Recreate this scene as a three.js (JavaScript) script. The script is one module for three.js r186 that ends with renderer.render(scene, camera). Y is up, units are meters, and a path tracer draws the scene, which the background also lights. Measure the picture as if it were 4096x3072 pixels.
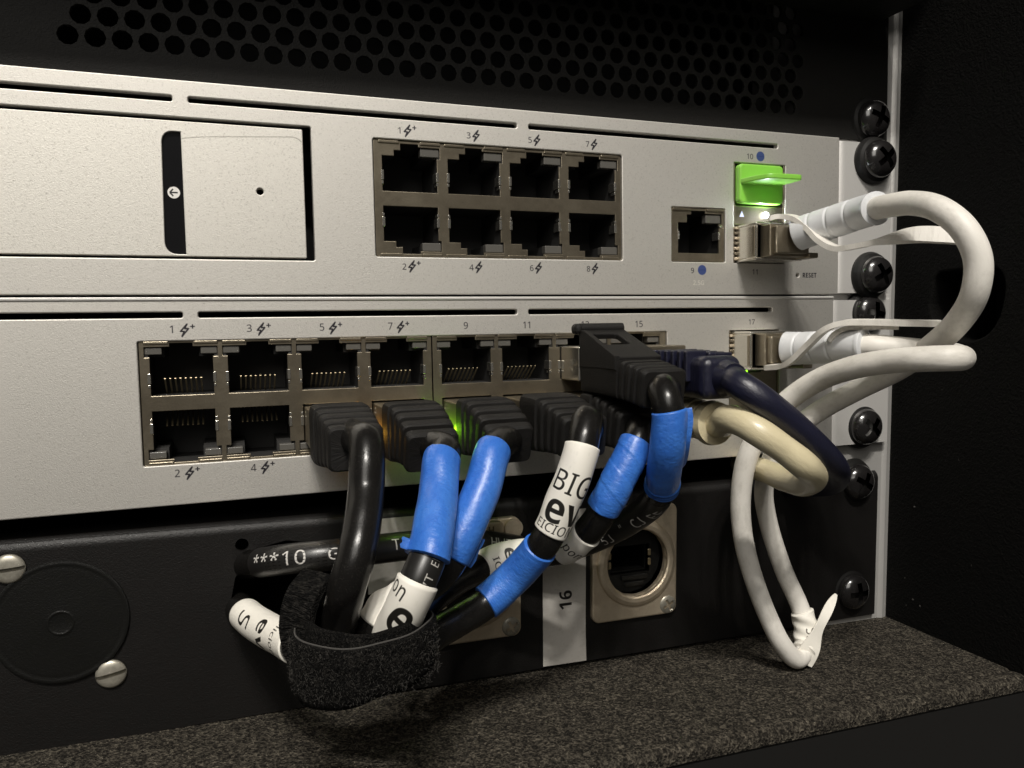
import * as THREE from 'three';
import { mergeGeometries, toCreasedNormals } from 'three/addons/utils/BufferGeometryUtils.js';
import { RoundedBoxGeometry } from 'three/addons/geometries/RoundedBoxGeometry.js';
import { RectAreaLightUniformsLib } from 'three/addons/lights/RectAreaLightUniformsLib.js';
import { Brush, Evaluator, SUBTRACTION } from 'three-bvh-csg';

// ---------------------------------------------------------------- camera, light, exposure
const MM = 0.001;                                   // all shapes below are written in millimetres
const scene = new THREE.Scene();
const camera = new THREE.PerspectiveCamera(53.1, 4 / 3, 0.01, 10);
camera.position.set(-13.617 * MM, -52.448 * MM, 174.354 * MM);
camera.rotation.set(-0.06884, -0.35006, -0.01806, 'YXZ');
const renderer = new THREE.WebGLRenderer({ antialias: true });
renderer.setSize(1024, 768);
renderer.toneMapping = THREE.LinearToneMapping;
renderer.toneMappingExposure = 1.0;
renderer.shadowMap.enabled = true;
RectAreaLightUniformsLib.init();
scene.background = new THREE.Color().setRGB(0.055, 0.052, 0.047);   // the dim room behind the photographer
const LAMP_COLOR = new THREE.Color().setRGB(1.0, 0.955, 0.885);
// two rows of small ceiling spots, up, in front and a little to the left of the rack
const LAMPS = [[-420, 1700, 1250, 1.0], [-250, 1700, 1330, 0.8], [-80, 1750, 1480, 0.5], [-560, 1700, 1400, 0.4]];
const LAMP_POWER = 1060, FILL_POWER = 4.2;

// ---------------------------------------------------------------- helpers
let seed = 7;
const rnd = () => { seed = (seed * 1664525 + 1013904223) >>> 0; return seed / 4294967296; };
const used = {};
const numbered = (n) => { used[n] = (used[n] ?? -1) + 1; return used[n] ? `${n}_${String(used[n]).padStart(3, '0')}` : n; };
const origins = new Map();
const V = (x, y, z) => new THREE.Vector3(x, y, z);
function tag(o, label, category, group, kind) {
  if (label) o.userData.label = label;
  if (category) o.userData.category = category;
  if (group) o.userData.group = group;
  if (kind) o.userData.kind = kind;
  return o;
}
function thing(name, label, category, at = [0, 0, 0], group) {
  const o = new THREE.Group(); o.name = numbered(name); scene.add(o);
  o.position.set(at[0] * MM, at[1] * MM, at[2] * MM); origins.set(o, at);
  return tag(o, label, category, group);
}
function plain(g) { if (g.index) g = g.toNonIndexed(); for (const k of Object.keys(g.attributes)) if (!['position', 'normal', 'uv'].includes(k)) g.deleteAttribute(k); return g; }
function join(list) { list = [].concat(list).filter(Boolean).map(plain); return list.length > 1 ? mergeGeometries(list) : list[0]; }
// a named mesh; the geometry comes in world millimetres
function part(name, geo, mat, parent, label) {
  const g = join(geo).clone();
  const o0 = origins.get(parent) ?? [0, 0, 0];
  g.translate(-o0[0], -o0[1], -o0[2]); g.scale(MM, MM, MM);
  const m = new THREE.Mesh(g, mat); m.name = parent === scene ? numbered(name) : name;
  m.castShadow = m.receiveShadow = true;
  parent.add(m); origins.set(m, o0);
  if (label) m.userData.label = label;
  return m;
}
const box = (x0, x1, y0, y1, z0, z1) => { const g = new THREE.BoxGeometry(x1 - x0, y1 - y0, z1 - z0); g.translate((x0 + x1) / 2, (y0 + y1) / 2, (z0 + z1) / 2); return g; };
const rbox = (x0, x1, y0, y1, z0, z1, r = 0.4, s = 2) => { const g = new RoundedBoxGeometry(x1 - x0, y1 - y0, z1 - z0, s, Math.min(r, (x1 - x0) / 2.01, (y1 - y0) / 2.01, (z1 - z0) / 2.01)); g.translate((x0 + x1) / 2, (y0 + y1) / 2, (z0 + z1) / 2); return g; };
const cyl = (r0, r1, h, at, n = 32, axis = 'z') => { const g = new THREE.CylinderGeometry(r1, r0, h, n); if (axis === 'z') g.rotateX(Math.PI / 2); if (axis === 'x') g.rotateZ(-Math.PI / 2); g.translate(...at); return g; };
function roundRect(p, x0, y0, x1, y1, r) {
  p.moveTo(x0 + r, y0); p.lineTo(x1 - r, y0); p.absarc(x1 - r, y0 + r, r, -Math.PI / 2, 0); p.lineTo(x1, y1 - r); p.absarc(x1 - r, y1 - r, r, 0, Math.PI / 2);
  p.lineTo(x0 + r, y1); p.absarc(x0 + r, y1 - r, r, Math.PI / 2, Math.PI); p.lineTo(x0, y0 + r); p.absarc(x0 + r, y0 + r, r, Math.PI, Math.PI * 1.5); return p;
}
const rectHole = (x0, y0, x1, y1, r = 0.3) => roundRect(new THREE.Path(), x0, y0, x1, y1, r);
const rectShape = (x0, y0, x1, y1, r = 0.3) => roundRect(new THREE.Shape(), x0, y0, x1, y1, r);
const circleHole = (x, y, r) => { const p = new THREE.Path(); p.absarc(x, y, r, 0, Math.PI * 2, true); return p; };
const polyPath = (pts, P = THREE.Path) => { const p = new P(); pts.forEach(([x, y], i) => i ? p.lineTo(x, y) : p.moveTo(x, y)); p.closePath(); return p; };
// a plate whose front lies at z = front, with softened edges
function plate(shape, front, thick, bevel = 0.12, seg = 8) {
  const g = new THREE.ExtrudeGeometry(shape, { depth: thick - bevel, bevelEnabled: bevel > 0, bevelSize: bevel, bevelThickness: bevel, bevelOffset: -bevel, bevelSegments: 2, curveSegments: seg });
  g.translate(0, 0, front - thick + (bevel > 0 ? 0 : -bevel)); return g;
}
function uvBox(g, x0, y0, w, h) { const p = g.attributes.position, u = g.attributes.uv; for (let i = 0; i < p.count; i++) u.setXY(i, (p.getX(i) - x0) / w, (p.getY(i) - y0) / h); return g; }
function uvWorld(g, s) {   // uv by the face's own direction, one unit = s mm
  const p = g.attributes.position, n = g.attributes.normal, u = g.attributes.uv;
  for (let i = 0; i < p.count; i++) {
    const ax = Math.abs(n.getX(i)), ay = Math.abs(n.getY(i)), az = Math.abs(n.getZ(i));
    if (az >= ax && az >= ay) u.setXY(i, p.getX(i) / s, p.getY(i) / s); else if (ay >= ax) u.setXY(i, p.getX(i) / s, p.getZ(i) / s); else u.setXY(i, p.getZ(i) / s, p.getY(i) / s);
  }
  return g;
}
// a tube along a curve between two fractions of its length; radius(s 0..1, angle) in mm; with `facing`, angle PI (uv v = 0.5) looks along that vector
function tube(curve, t0, t1, n, m, radius, facing) {
  const pos = [], uv = [], idx = [], fr = curve.computeFrenetFrames(n, false);
  const P = V(), T = V(), A = V(), B = V(), Q = V();
  let keep = null;
  for (let i = 0; i <= n; i++) {
    const s = i / n, t = t0 + (t1 - t0) * s;
    curve.getPointAt(Math.min(Math.max(t, 0), 1), P); curve.getTangentAt(Math.min(Math.max(t, 0), 1), T);
    if (facing) { A.copy(facing).addScaledVector(T, -facing.dot(T)).normalize(); }
    else { if (!keep) keep = fr.normals[0].clone(); keep.addScaledVector(T, -keep.dot(T)).normalize(); A.copy(keep); }
    B.crossVectors(T, A);
    for (let j = 0; j <= m; j++) {
      const a = j / m * Math.PI * 2, r = radius(s, a);
      Q.copy(P).addScaledVector(A, -Math.cos(a) * r).addScaledVector(B, -Math.sin(a) * r);
      pos.push(Q.x, Q.y, Q.z); uv.push(s, 1 - j / m);
      if (i < n && j < m) { const k = i * (m + 1) + j; idx.push(k, k + 1, k + m + 1, k + 1, k + m + 2, k + m + 1); }
    }
  }
  const g = new THREE.BufferGeometry();
  g.setAttribute('position', new THREE.Float32BufferAttribute(pos, 3)); g.setAttribute('uv', new THREE.Float32BufferAttribute(uv, 2)); g.setIndex(idx); g.computeVertexNormals();
  const N = g.attributes.normal;   // close the seam of the normals
  for (let i = 0; i <= n; i++) { const a = i * (m + 1), b = a + m; const x = N.getX(a) + N.getX(b), y = N.getY(a) + N.getY(b), z = N.getZ(a) + N.getZ(b), l = Math.hypot(x, y, z) || 1; N.setXYZ(a, x / l, y / l, z / l); N.setXYZ(b, x / l, y / l, z / l); }
  return g;
}
// a flat strip of width w and thickness h; side(s) gives the direction of the width
function strip(curve, n, w, h, side, t0 = 0, t1 = 1) {
  const pos = [], uv = [], idx = [], P = V(), T = V(), S = V(), N = V();
  const corners = [[-1, 1], [1, 1], [1, 1], [1, -1], [1, -1], [-1, -1], [-1, -1], [-1, 1]];
  for (let i = 0; i <= n; i++) {
    const s = i / n; curve.getPointAt(t0 + (t1 - t0) * s, P); curve.getTangentAt(t0 + (t1 - t0) * s, T);
    S.copy(side(s)); S.addScaledVector(T, -S.dot(T)).normalize(); N.crossVectors(S, T);
    const ww = typeof w === 'function' ? w(s) : w;
    corners.forEach(([a, b], k) => { const q = P.clone().addScaledVector(S, a * ww / 2).addScaledVector(N, b * h / 2); pos.push(q.x, q.y, q.z); uv.push(s, k / 7); });
    if (i < n) for (let k = 0; k < 8; k += 2) { const a = i * 8 + k, b = a + 1; idx.push(a, a + 8, b, b, a + 8, b + 8); }
  }
  const e = n * 8; idx.push(0, 2, 4, 0, 4, 6, e, e + 4, e + 2, e, e + 6, e + 4);
  const g = new THREE.BufferGeometry(); g.setAttribute('position', new THREE.Float32BufferAttribute(pos, 3)); g.setAttribute('uv', new THREE.Float32BufferAttribute(uv, 2)); g.setIndex(idx); g.computeVertexNormals(); return g;
}
class Path3 { // smooth path through points, with the length fraction of each point known
  constructor(pts) {
    this.c = new THREE.CatmullRomCurve3(pts.map((p) => V(...p)), false, 'centripetal'); this.c.arcLengthDivisions = 800; this.c.updateArcLengths();
    this.n = pts.length; this.L = this.c.getLength(); this.len = this.c.getLengths(800);
  }
  at(k) { return this.len[Math.round(Math.min(k / (this.n - 1), 1) * 800)] / this.L; }
}

// ---------------------------------------------------------------- textures
function dataTex(n, fn, srgb) {
  const d = new Uint8Array(n * n * 4);
  for (let y = 0; y < n; y++) for (let x = 0; x < n; x++) { const v = fn(x, y), k = (y * n + x) * 4; d[k] = v[0]; d[k + 1] = v[1]; d[k + 2] = v[2]; d[k + 3] = 255; }
  const t = new THREE.DataTexture(d, n, n); t.wrapS = t.wrapT = THREE.RepeatWrapping; t.magFilter = t.minFilter = THREE.LinearFilter; if (srgb) t.colorSpace = THREE.SRGBColorSpace; t.needsUpdate = true; return t;
}
function noiseField(n, cell) { // tiling value noise, 0..1
  const c = Math.max(1, Math.round(n / cell)), g = Array.from({ length: c * c }, rnd);
  const s = (t) => t * t * (3 - 2 * t);
  return (x, y) => { const u = x / n * c, v = y / n * c, i = Math.floor(u), j = Math.floor(v), a = s(u - i), b = s(v - j), q = (p, r) => g[((r % c + c) % c) * c + ((p % c + c) % c)];
    return (q(i, j) * (1 - a) + q(i + 1, j) * a) * (1 - b) + (q(i, j + 1) * (1 - a) + q(i + 1, j + 1) * a) * b; };
}
const grey = (v) => { const k = Math.max(0, Math.min(255, Math.round(v * 255))); return [k, k, k]; };
function layered(n, cells, weights, gamma = 1) { const f = cells.map((c) => noiseField(n, c)), W = weights.reduce((a, b) => a + b); return (x, y) => Math.pow(f.reduce((s, q, i) => s + q(x, y) * weights[i], 0) / W, gamma); }
const fGrain = layered(512, [2, 4, 9], [1, 1, 0.5]), fSoft = layered(512, [3, 16, 60, 170], [0.5, 0.8, 1, 1]), fFelt = layered(512, [2, 5, 12, 40], [1, 1.2, 0.8, 0.4]), fSpeck = layered(512, [3, 6, 11, 26], [0.9, 1.3, 0.8, 0.25]);
const texGrain = dataTex(512, (x, y) => grey((fGrain(x, y) - 0.5) * 1.5 + 0.5));
const texSoft = dataTex(512, (x, y) => grey((fSoft(x, y) - 0.5) * 1.6 + 0.5));
const texFelt = dataTex(512, (x, y) => grey((fFelt(x, y) - 0.5) * 1.8 + 0.5));
const texSpeckBump = dataTex(512, (x, y) => grey((fSpeck(x, y) - 0.5) * 2 + 0.5));
const rep = (t, x, y = x) => { const c = t.clone(); c.repeat.set(x, y); c.needsUpdate = true; return c; };
const tint = (f, lo, hi) => dataTex(512, (x, y) => { const a = Math.max(0, Math.min(1, f(x, y))); return lo.map((l, i) => Math.round(l + (hi[i] - l) * a)); }, true);
function canvasTex(w, h, draw) {
  const c = document.createElement('canvas'); c.width = w; c.height = h; const x = c.getContext('2d'); draw(x, w, h);
  const t = new THREE.CanvasTexture(c); t.colorSpace = THREE.SRGBColorSpace; t.anisotropy = 8; t.magFilter = t.minFilter = THREE.LinearFilter; t.generateMipmaps = false; return t;
}

// ---------------------------------------------------------------- materials
const rgb = (r, g, b) => new THREE.Color().setRGB(r, g, b);
const std = (o) => new THREE.MeshStandardMaterial(o), phy = (o) => new THREE.MeshPhysicalMaterial(o);
const FW = 205, FH = 44.45;                          // millimetres of front plate that one face print covers
const faceMat = (map) => std({ map, metalness: 0.95, roughness: 0.62, bumpMap: rep(texGrain, FW / 15, FH / 15), bumpScale: 0.000022 });
const M = {
  alu: std({ color: rgb(0.6, 0.585, 0.55), metalness: 0.55, roughness: 0.47, bumpMap: rep(texGrain, 1), bumpScale: 0.00005 }),
  ear: std({ color: rgb(0.66, 0.645, 0.62), metalness: 0.45, roughness: 0.5, bumpMap: rep(texGrain, 1), bumpScale: 0.00003 }),
  rail: std({ color: rgb(0.5, 0.49, 0.47), metalness: 0.5, roughness: 0.5, bumpMap: rep(texSoft, 1), bumpScale: 0.00005 }),
  nickel: std({ map: tint(fSoft, [126, 117, 101], [170, 160, 141]), metalness: 0.88, roughness: 0.33, bumpMap: rep(texSoft, 1), bumpScale: 0.00004 }),
  zinc: std({ map: tint(fSoft, [196, 180, 156], [226, 212, 188]), metalness: 0.75, roughness: 0.38, bumpMap: rep(texGrain, 2), bumpScale: 0.00004 }),
  bright: std({ color: rgb(0.72, 0.69, 0.62), metalness: 0.95, roughness: 0.22 }),
  screwZinc: std({ map: tint(fSoft, [150, 146, 134], [205, 200, 186]), metalness: 0.7, roughness: 0.42 }),
  gold: std({ color: rgb(0.42, 0.35, 0.22), metalness: 0.95, roughness: 0.42 }),
  cavity: std({ color: rgb(0.024, 0.023, 0.022), roughness: 0.6 }),
  lens: phy({ color: rgb(0.1, 0.095, 0.085), roughness: 0.35, clearcoat: 0.4 }),
  glassBlack: phy({ color: rgb(0.006, 0.006, 0.007), roughness: 0.12, clearcoat: 1, clearcoatRoughness: 0.05 }),
  chassis: std({ color: rgb(0.02, 0.02, 0.02), roughness: 0.7, metalness: 0.2 }),
  vent: phy({ color: rgb(0.0095, 0.009, 0.008), roughness: 0.6, specularIntensity: 0.5, bumpMap: rep(texGrain, 1), bumpScale: 0.00006 }),
  panel: phy({ specularIntensity: 0.7, map: tint(fSoft, [14, 13, 12], [20, 18, 17]), roughness: 0.5, bumpMap: rep(texGrain, 2), bumpScale: 0.00005 }),
  disc: phy({ specularIntensity: 0.6, map: tint(fSoft, [13, 13, 12], [19, 19, 17]), roughness: 0.45, bumpMap: rep(texGrain, 2), bumpScale: 0.00004 }),
  wall: phy({ specularIntensity: 0.25, map: tint(fSpeck, [3, 3, 2], [10, 9, 8]), roughness: 0.85, bumpMap: rep(texSpeckBump, 1), bumpScale: 0.00012 }),
  board: phy({ color: rgb(0.008, 0.0076, 0.007), roughness: 0.85, specularIntensity: 0.4 }),
  felt: phy({ specularIntensity: 0.3, map: tint((x, y) => (fSpeck(x, y) - 0.5) * 1.9 + 0.42, [23, 21, 18], [98, 92, 81]), roughness: 0.95, bumpMap: rep(texSpeckBump, 1), bumpScale: 0.0005 }),
  screwBlack: phy({ color: rgb(0.012, 0.011, 0.011), roughness: 0.22, clearcoat: 0.6, clearcoatRoughness: 0.12 }),
  washer: phy({ color: rgb(0.01, 0.0095, 0.009), roughness: 0.5, specularIntensity: 0.5 }),
  cordBlack: phy({ map: rep(tint((x, y) => (fFelt(x, y) - 0.6) * 2.2, [20, 19, 18], [74, 70, 64]), 18, 2), roughness: 0.27, specularIntensity: 0.7, bumpMap: rep(texSoft, 3, 1), bumpScale: 0.00003 }),
  bootBlack: phy({ specularIntensity: 0.6, map: tint(fSoft, [15, 14, 13], [25, 23, 21]), roughness: 0.62, bumpMap: rep(texGrain, 2), bumpScale: 0.00006 }),
  tape: phy({ map: tint((x, y) => fSoft(x, y) * 1.3 - (fFelt(x, y) > 0.66 ? 0.35 : 0), [36, 92, 184], [62, 120, 206]), roughness: 0.38, clearcoat: 0.3, clearcoatRoughness: 0.3, bumpMap: rep(texSoft, 2, 1), bumpScale: 0.00012 }),
  paper: std({ map: tint(fSoft, [224, 219, 208], [238, 234, 224]), roughness: 0.6 }),
  navy: phy({ map: tint(fSoft, [17, 18, 34], [25, 26, 46]), roughness: 0.4, bumpMap: rep(texSoft, 2, 1), bumpScale: 0.00012, clearcoat: 0.2, clearcoatRoughness: 0.35 }),
  beige: phy({ map: tint(fSoft, [196, 184, 150], [212, 201, 168]), roughness: 0.4, clearcoat: 0.3, clearcoatRoughness: 0.2, bumpMap: rep(texSoft, 2, 1), bumpScale: 0.0001 }),
  white: phy({ map: rep(tint((x, y) => fSoft(x, y) * 1.6, [192, 188, 179], [226, 222, 214]), 14, 1), roughness: 0.5, bumpMap: rep(texSoft, 14, 1), bumpScale: 0.00004 }),
  bootWhite: std({ map: tint(fSoft, [200, 202, 204], [220, 221, 222]), roughness: 0.45 }),
  clear: phy({ color: rgb(0.95, 0.94, 0.9), roughness: 0.08, transmission: 1, thickness: 0.004, ior: 1.5 }),
  green: phy({ color: rgb(0.25, 0.6, 0.075), roughness: 0.36, clearcoat: 0.3, clearcoatRoughness: 0.2 }),
  strapEdge: std({ color: rgb(0.05, 0.047, 0.043), roughness: 0.95 }),
  strap: phy({ specularIntensity: 0.2, map: tint((x, y) => (fFelt(x, y) - 0.5) * 3 + 0.35, [7, 7, 7], [44, 42, 39]), roughness: 1, bumpMap: rep(texFelt, 1, 0.35), bumpScale: 0.0006 }),
  printWhite: std({ color: rgb(0.8, 0.78, 0.74), roughness: 0.6 }),
  printBlack: std({ color: rgb(0.01, 0.01, 0.01), roughness: 0.5 }),
  ledWhite: std({ color: rgb(0.8, 0.8, 0.85), emissive: rgb(0.9, 0.93, 1), emissiveIntensity: 6 }),
  ledMark: std({ color: rgb(0.5, 0.5, 0.6), emissive: rgb(0.42, 0.42, 0.8), emissiveIntensity: 0.7 }),
  ledGreen: std({ color: rgb(0.2, 0.5, 0.05), emissive: rgb(0.3, 1, 0.02), emissiveIntensity: 2.6 }),
  ledAmber: std({ color: rgb(0.3, 0.15, 0.03), emissive: rgb(1, 0.5, 0.05), emissiveIntensity: 0.25 }),
  lampGlow: std({ color: rgb(0.8, 0.8, 0.8), emissive: LAMP_COLOR, emissiveIntensity: 3 }),
  fillGlow: std({ color: rgb(0.8, 0.8, 0.8), emissive: LAMP_COLOR, emissiveIntensity: 0.3 }),
  lampBody: std({ color: rgb(0.05, 0.05, 0.05), roughness: 0.5 }),
};

// ---------------------------------------------------------------- ceiling spots (outside the frame)
LAMPS.forEach(([x, y, z, k], i) => {
  const t = thing('ceiling_lamp', 'ceiling spot outside the picture, ' + ['nearest the rack at far left', 'the brightest pair\'s right one', 'rightmost and dimmest', 'leftmost of the back row'][i], 'lamp', [x, y, z], 'ceiling spots above the rack');
  part('lamp_housing', box(x - 60, x + 60, y + 1, y + 60, z - 60, z + 60), M.lampBody, t);
  part('lamp_lens', box(x - 50, x + 50, y - 3, y, z - 50, z + 50), M.lampGlow, t);
  const l = new THREE.RectAreaLight(LAMP_COLOR, LAMP_POWER * k, 0.1, 0.1);
  l.name = 'ceiling_lamp'; l.position.set(x * MM, (y - 8) * MM, z * MM); l.lookAt(0.04, -0.06, 0.02); scene.add(l);
});

{ // broad soft panel, added as frontal fill for the lower cables
  const t = thing('added_fill_lamp', 'added broad fill light outside the view, facing the rack from above left', 'lamp', [-320, 500, 850]);
  const pane = new THREE.PlaneGeometry(460, 460);
  const m = new THREE.Mesh(pane.scale(MM, MM, MM), M.fillGlow); m.name = 'fill_lamp_pane'; m.position.set(0, 0, 0.008); m.lookAt(V(0.04, -0.06, 0)); t.add(m); m.lookAt(V(0.04, -0.06, 0));
  const l = new THREE.RectAreaLight(LAMP_COLOR, FILL_POWER, 0.46, 0.46); l.name = 'added_fill_lamp'; l.position.copy(V(-316, 491, 837).multiplyScalar(MM)); l.lookAt(0.04, -0.06, 0); scene.add(l);
}

// ---------------------------------------------------------------- the setting
const tilt = (g, a, px, py) => { g.translate(-px, -py, 0); g.rotateZ(a); g.translate(px, py, 0); return g; };
const RACK_LEAN = -0.0165;
const FLOOR_TILT = -0.0255, FLOOR_Y = -137.6;
const floorY = (x) => FLOOR_Y + FLOOR_TILT * x;
{
  const prof = new THREE.Shape();                     // (z, y) profile of the case floor with its front lip
  prof.moveTo(-220, 0); prof.lineTo(36.2, 0); prof.quadraticCurveTo(36.9, -0.7, 37.6, -0.1); prof.lineTo(39.4, 0.1); prof.quadraticCurveTo(41.6, 0, 41.8, -2.2); prof.lineTo(41.8, -3.2); prof.lineTo(-220, -3.2); prof.closePath();
  const g = new THREE.ExtrudeGeometry(prof, { depth: 480, bevelEnabled: false, curveSegments: 6 });
  g.rotateY(-Math.PI / 2);                            // (z,y,x) -> world
  const p = g.attributes.position; for (let i = 0; i < p.count; i++) p.setXYZ(i, p.getX(i), p.getY(i), p.getZ(i));
  g.translate(180, 0, 0);
  g.computeVertexNormals();
  const f = tilt(g, FLOOR_TILT, 0, 0); f.translate(0, FLOOR_Y, 0); f.computeVertexNormals(); uvWorld(f, 33);
  const fl = tag(part('floor', f, M.felt, scene), 'black speckled felt floor of the equipment case under the panel', 'floor', null, 'structure');
  const eb = tilt(rbox(-300, 184, -40, -3.25, -220, 41.2, 1), FLOOR_TILT, 0, 0); eb.translate(0, FLOOR_Y, 0); part('base_board', eb, M.board, fl);
}
{
  // side wall of the case, at the right, with its dark hand hole
  const s = polyPath([[-200, -160], [41, -160], [41, 110], [-200, 110]], THREE.Shape);
  const h = new THREE.Path(); h.moveTo(10, -41); h.quadraticCurveTo(10.5, -38, 14, -38); h.lineTo(28, -38); h.quadraticCurveTo(31.5, -39, 31.5, -44); h.quadraticCurveTo(31, -57, 21, -57.5); h.quadraticCurveTo(10, -57, 9, -47); h.closePath(); s.holes.push(h);
  const g = new THREE.ExtrudeGeometry(s, { depth: 9, bevelEnabled: true, bevelSize: 0.6, bevelThickness: 0.6, bevelOffset: -0.6, bevelSegments: 2, curveSegments: 10 });
  g.rotateY(-Math.PI / 2); g.translate(184.3, 0, 0); tilt(g, RACK_LEAN, 175, 20); uvWorld(g, 34);
  const w = tag(part('side_wall', g, M.wall, scene), 'black rough side wall of the case with a dark hand hole', 'wall', null, 'structure');
  part('hand_hole_cup', [box(184.8, 206, -62, -34, 4, 5), box(184.8, 206, -62, -34, 36, 37), box(205, 206, -62, -34, 5, 36), box(184.8, 205, -62, -61, 5, 36), box(184.8, 205, -35, -34, 5, 36)], M.cavity, w);
  part('seam', rbox(174.2, 174.75, -60, -59.6, 12, 30, 0.1), M.rail, w);
}
function roofSlab() { const g = rbox(-300, 190, 72, 90, -220, 33, 2); g.translate(-172, 0, -33); g.rotateY(0.065); g.translate(172, 0, 33); return g; }
tag(part('ceiling', roofSlab(), M.wall, scene), 'black top board of the case above the vent panel', 'top board', null, 'structure');
tag(part('back_wall', box(-300, 184, -170, 90, -226, -222), M.wall, scene), 'black back board inside the case', 'back board', null, 'structure');
{
  const prof = polyPath([[150, -30], [150, -3.4], [171.5, -3.4], [172.2, -2.9], [172.8, -2.75], [173.4, -3.0], [174.9, -3.4], [174.9, -70], [172.9, -70], [172.9, -30]], THREE.Shape);
  const g = new THREE.ExtrudeGeometry(prof, { depth: 235, bevelEnabled: false }); // (x, z) profile pulled along y
  g.rotateX(-Math.PI / 2); const p = g.attributes.position; for (let i = 0; i < p.count; i++) { const y = p.getY(i), z = p.getZ(i); p.setXYZ(i, p.getX(i), y, -z); }
  const q = toCreasedNormals(flip(g), 0.5); q.translate(0, -150, 0); tilt(q, RACK_LEAN, 174.4, 20); uvWorld(q, 20);
  tag(part('rack_rail', q, M.rail, scene), 'bare grey aluminium rack rail upright at the right of the equipment', 'rack rail');
}
function flip(g) { g = g.index ? g.toNonIndexed() : g; for (const k of Object.keys(g.attributes)) { const a = g.attributes[k]; for (let i = 0; i < a.count; i += 3) for (let c = 0; c < a.itemSize; c++) { const x = a.array[(i + 1) * a.itemSize + c]; a.array[(i + 1) * a.itemSize + c] = a.array[(i + 2) * a.itemSize + c]; a.array[(i + 2) * a.itemSize + c] = x; } } g.computeVertexNormals(); return g; }

// ---------------------------------------------------------------- face prints
const PX = 10;                                       // pixels per millimetre
function facePrint(topY, draw) {
  return canvasTex(FW * PX - 2, Math.round(FH * PX), (x, w, h) => {
    x.fillStyle = '#d2cfc9'; x.fillRect(0, 0, w, h);
    for (let i = 0; i < 60000; i++) { const k = rnd(); x.fillStyle = k > 0.5 ? `rgba(255,252,244,${0.10 * rnd()})` : `rgba(90,86,78,${0.12 * rnd()})`; x.fillRect(rnd() * w, rnd() * h, 1 + rnd() * 2, 1 + rnd() * 2); }
    const X = (mm) => (mm + 55) * PX, Y = (mm) => (topY - mm) * PX;
    const text = (s, mx, my, size = 2.0, color = '#3c3a3e', weight = '') => { x.font = `${weight} ${size * PX}px sans-serif`; x.fillStyle = color; x.textAlign = 'left'; x.textBaseline = 'middle'; x.fillText(s, X(mx), Y(my)); return x.measureText(s).width / PX; };
    const bolt = (mx, my, plus) => {
      x.strokeStyle = '#3c3a3e'; x.lineWidth = 2.8; x.lineJoin = 'round'; x.beginPath();
      [[0.55, 1.25], [-0.75, -0.25], [-0.05, -0.25], [-0.5, -1.3], [0.8, 0.3], [0.1, 0.3]].forEach(([a, b], i) => i ? x.lineTo(X(mx + a), Y(my + b)) : x.moveTo(X(mx + a), Y(my + b))); x.closePath(); x.stroke();
      if (plus) { x.lineWidth = 2.2; x.beginPath(); x.moveTo(X(mx + 1.15), Y(my + 0.75)); x.lineTo(X(mx + 2.05), Y(my + 0.75)); x.moveTo(X(mx + 1.6), Y(my + 1.2)); x.lineTo(X(mx + 1.6), Y(my + 0.3)); x.stroke(); }
    };
    const dot = (mx, my, r) => { x.fillStyle = '#5a6ba6'; x.beginPath(); x.arc(X(mx), Y(my), r * PX, 0, 7); x.fill(); x.strokeStyle = '#4a5a95'; x.lineWidth = 1.5; x.beginPath(); x.moveTo(X(mx - r * 0.8), Y(my)); x.lineTo(X(mx + r * 0.8), Y(my)); x.stroke(); };
    for (let i = 0; i < 26; i++) { // fine scratches and rubbed spots left by plugging cables
      const a = rnd() * w, b = rnd() * h, l = 6 + rnd() * 26, t = rnd() * 3.1; x.strokeStyle = rnd() > 0.4 ? `rgba(250,246,238,${0.08 + 0.16 * rnd()})` : `rgba(96,90,82,${0.06 + 0.12 * rnd()})`; x.lineWidth = 0.8 + rnd(); x.beginPath(); x.moveTo(a, b); x.quadraticCurveTo(a + l * 0.5 * Math.cos(t) + 3, b + l * 0.5 * Math.sin(t), a + l * Math.cos(t), b + l * Math.sin(t)); x.stroke();
    }
    x.fillStyle = '#d2cfc9'; x.fillRect(0, 0, 5, h);
    draw({ x, X, Y, text, bolt, dot });
  });
}
const P1 = facePrint(0.2, ({ text, bolt, dot, x, X, Y }) => {
  [[1, 24.0, 1], [3, 40.2, 0], [5, 55.5, 0], [7, 70.7, 0]].forEach(([n, mx, p]) => { text(String(n), mx - 0.4, -6.85); bolt(mx + 1.9, -6.85, p); });
  [[2, 24.2, 1], [4, 40.2, 0], [6, 55.4, 0], [8, 70.6, 0]].forEach(([n, mx, p]) => { text(String(n), mx - 0.4, -37.3); bolt(mx + 1.9, -37.3, p); });
  text('9', 100.3, -37.4, 2.0); dot(103.8, -37.35, 1.3); text('2.5G', 101, -40.7, 1.7, '#f1eee6');
  text('10', 117.7, -6.9, 2.0); dot(122.2, -6.8, 1.3); text('11', 119.6, -37.6, 2.0); text('10G', 119.4, -40.7, 1.7, '#d8d5cd');
  text('RESET', 136.4, -38.45, 1.75, '#3c3a3e', 'bold');
});
const P2 = facePrint(-44.25, ({ text, bolt }) => {
  [1, 3, 5, 7].forEach((n, i) => { text(String(n), -25.45 + 15.18 * i, -50.95, 2.2); bolt(-22.5 + 15.18 * i, -51.05, 1); });
  text('9', 38.0, -51.0, 2.2); text('11', 52.9, -51.1, 2.2); text('13', 68.4, -51.2, 2.2); text('15', 83.6, -51.3, 2.2); text('17', 118.4, -51.1, 2.0);
  [2, 4, 6, 8].forEach((n, i) => { text(String(n), -25.75 + 15.18 * i, -81.15, 2.2); bolt(-22.8 + 15.18 * i, -81.15, 1); });
});

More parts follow.
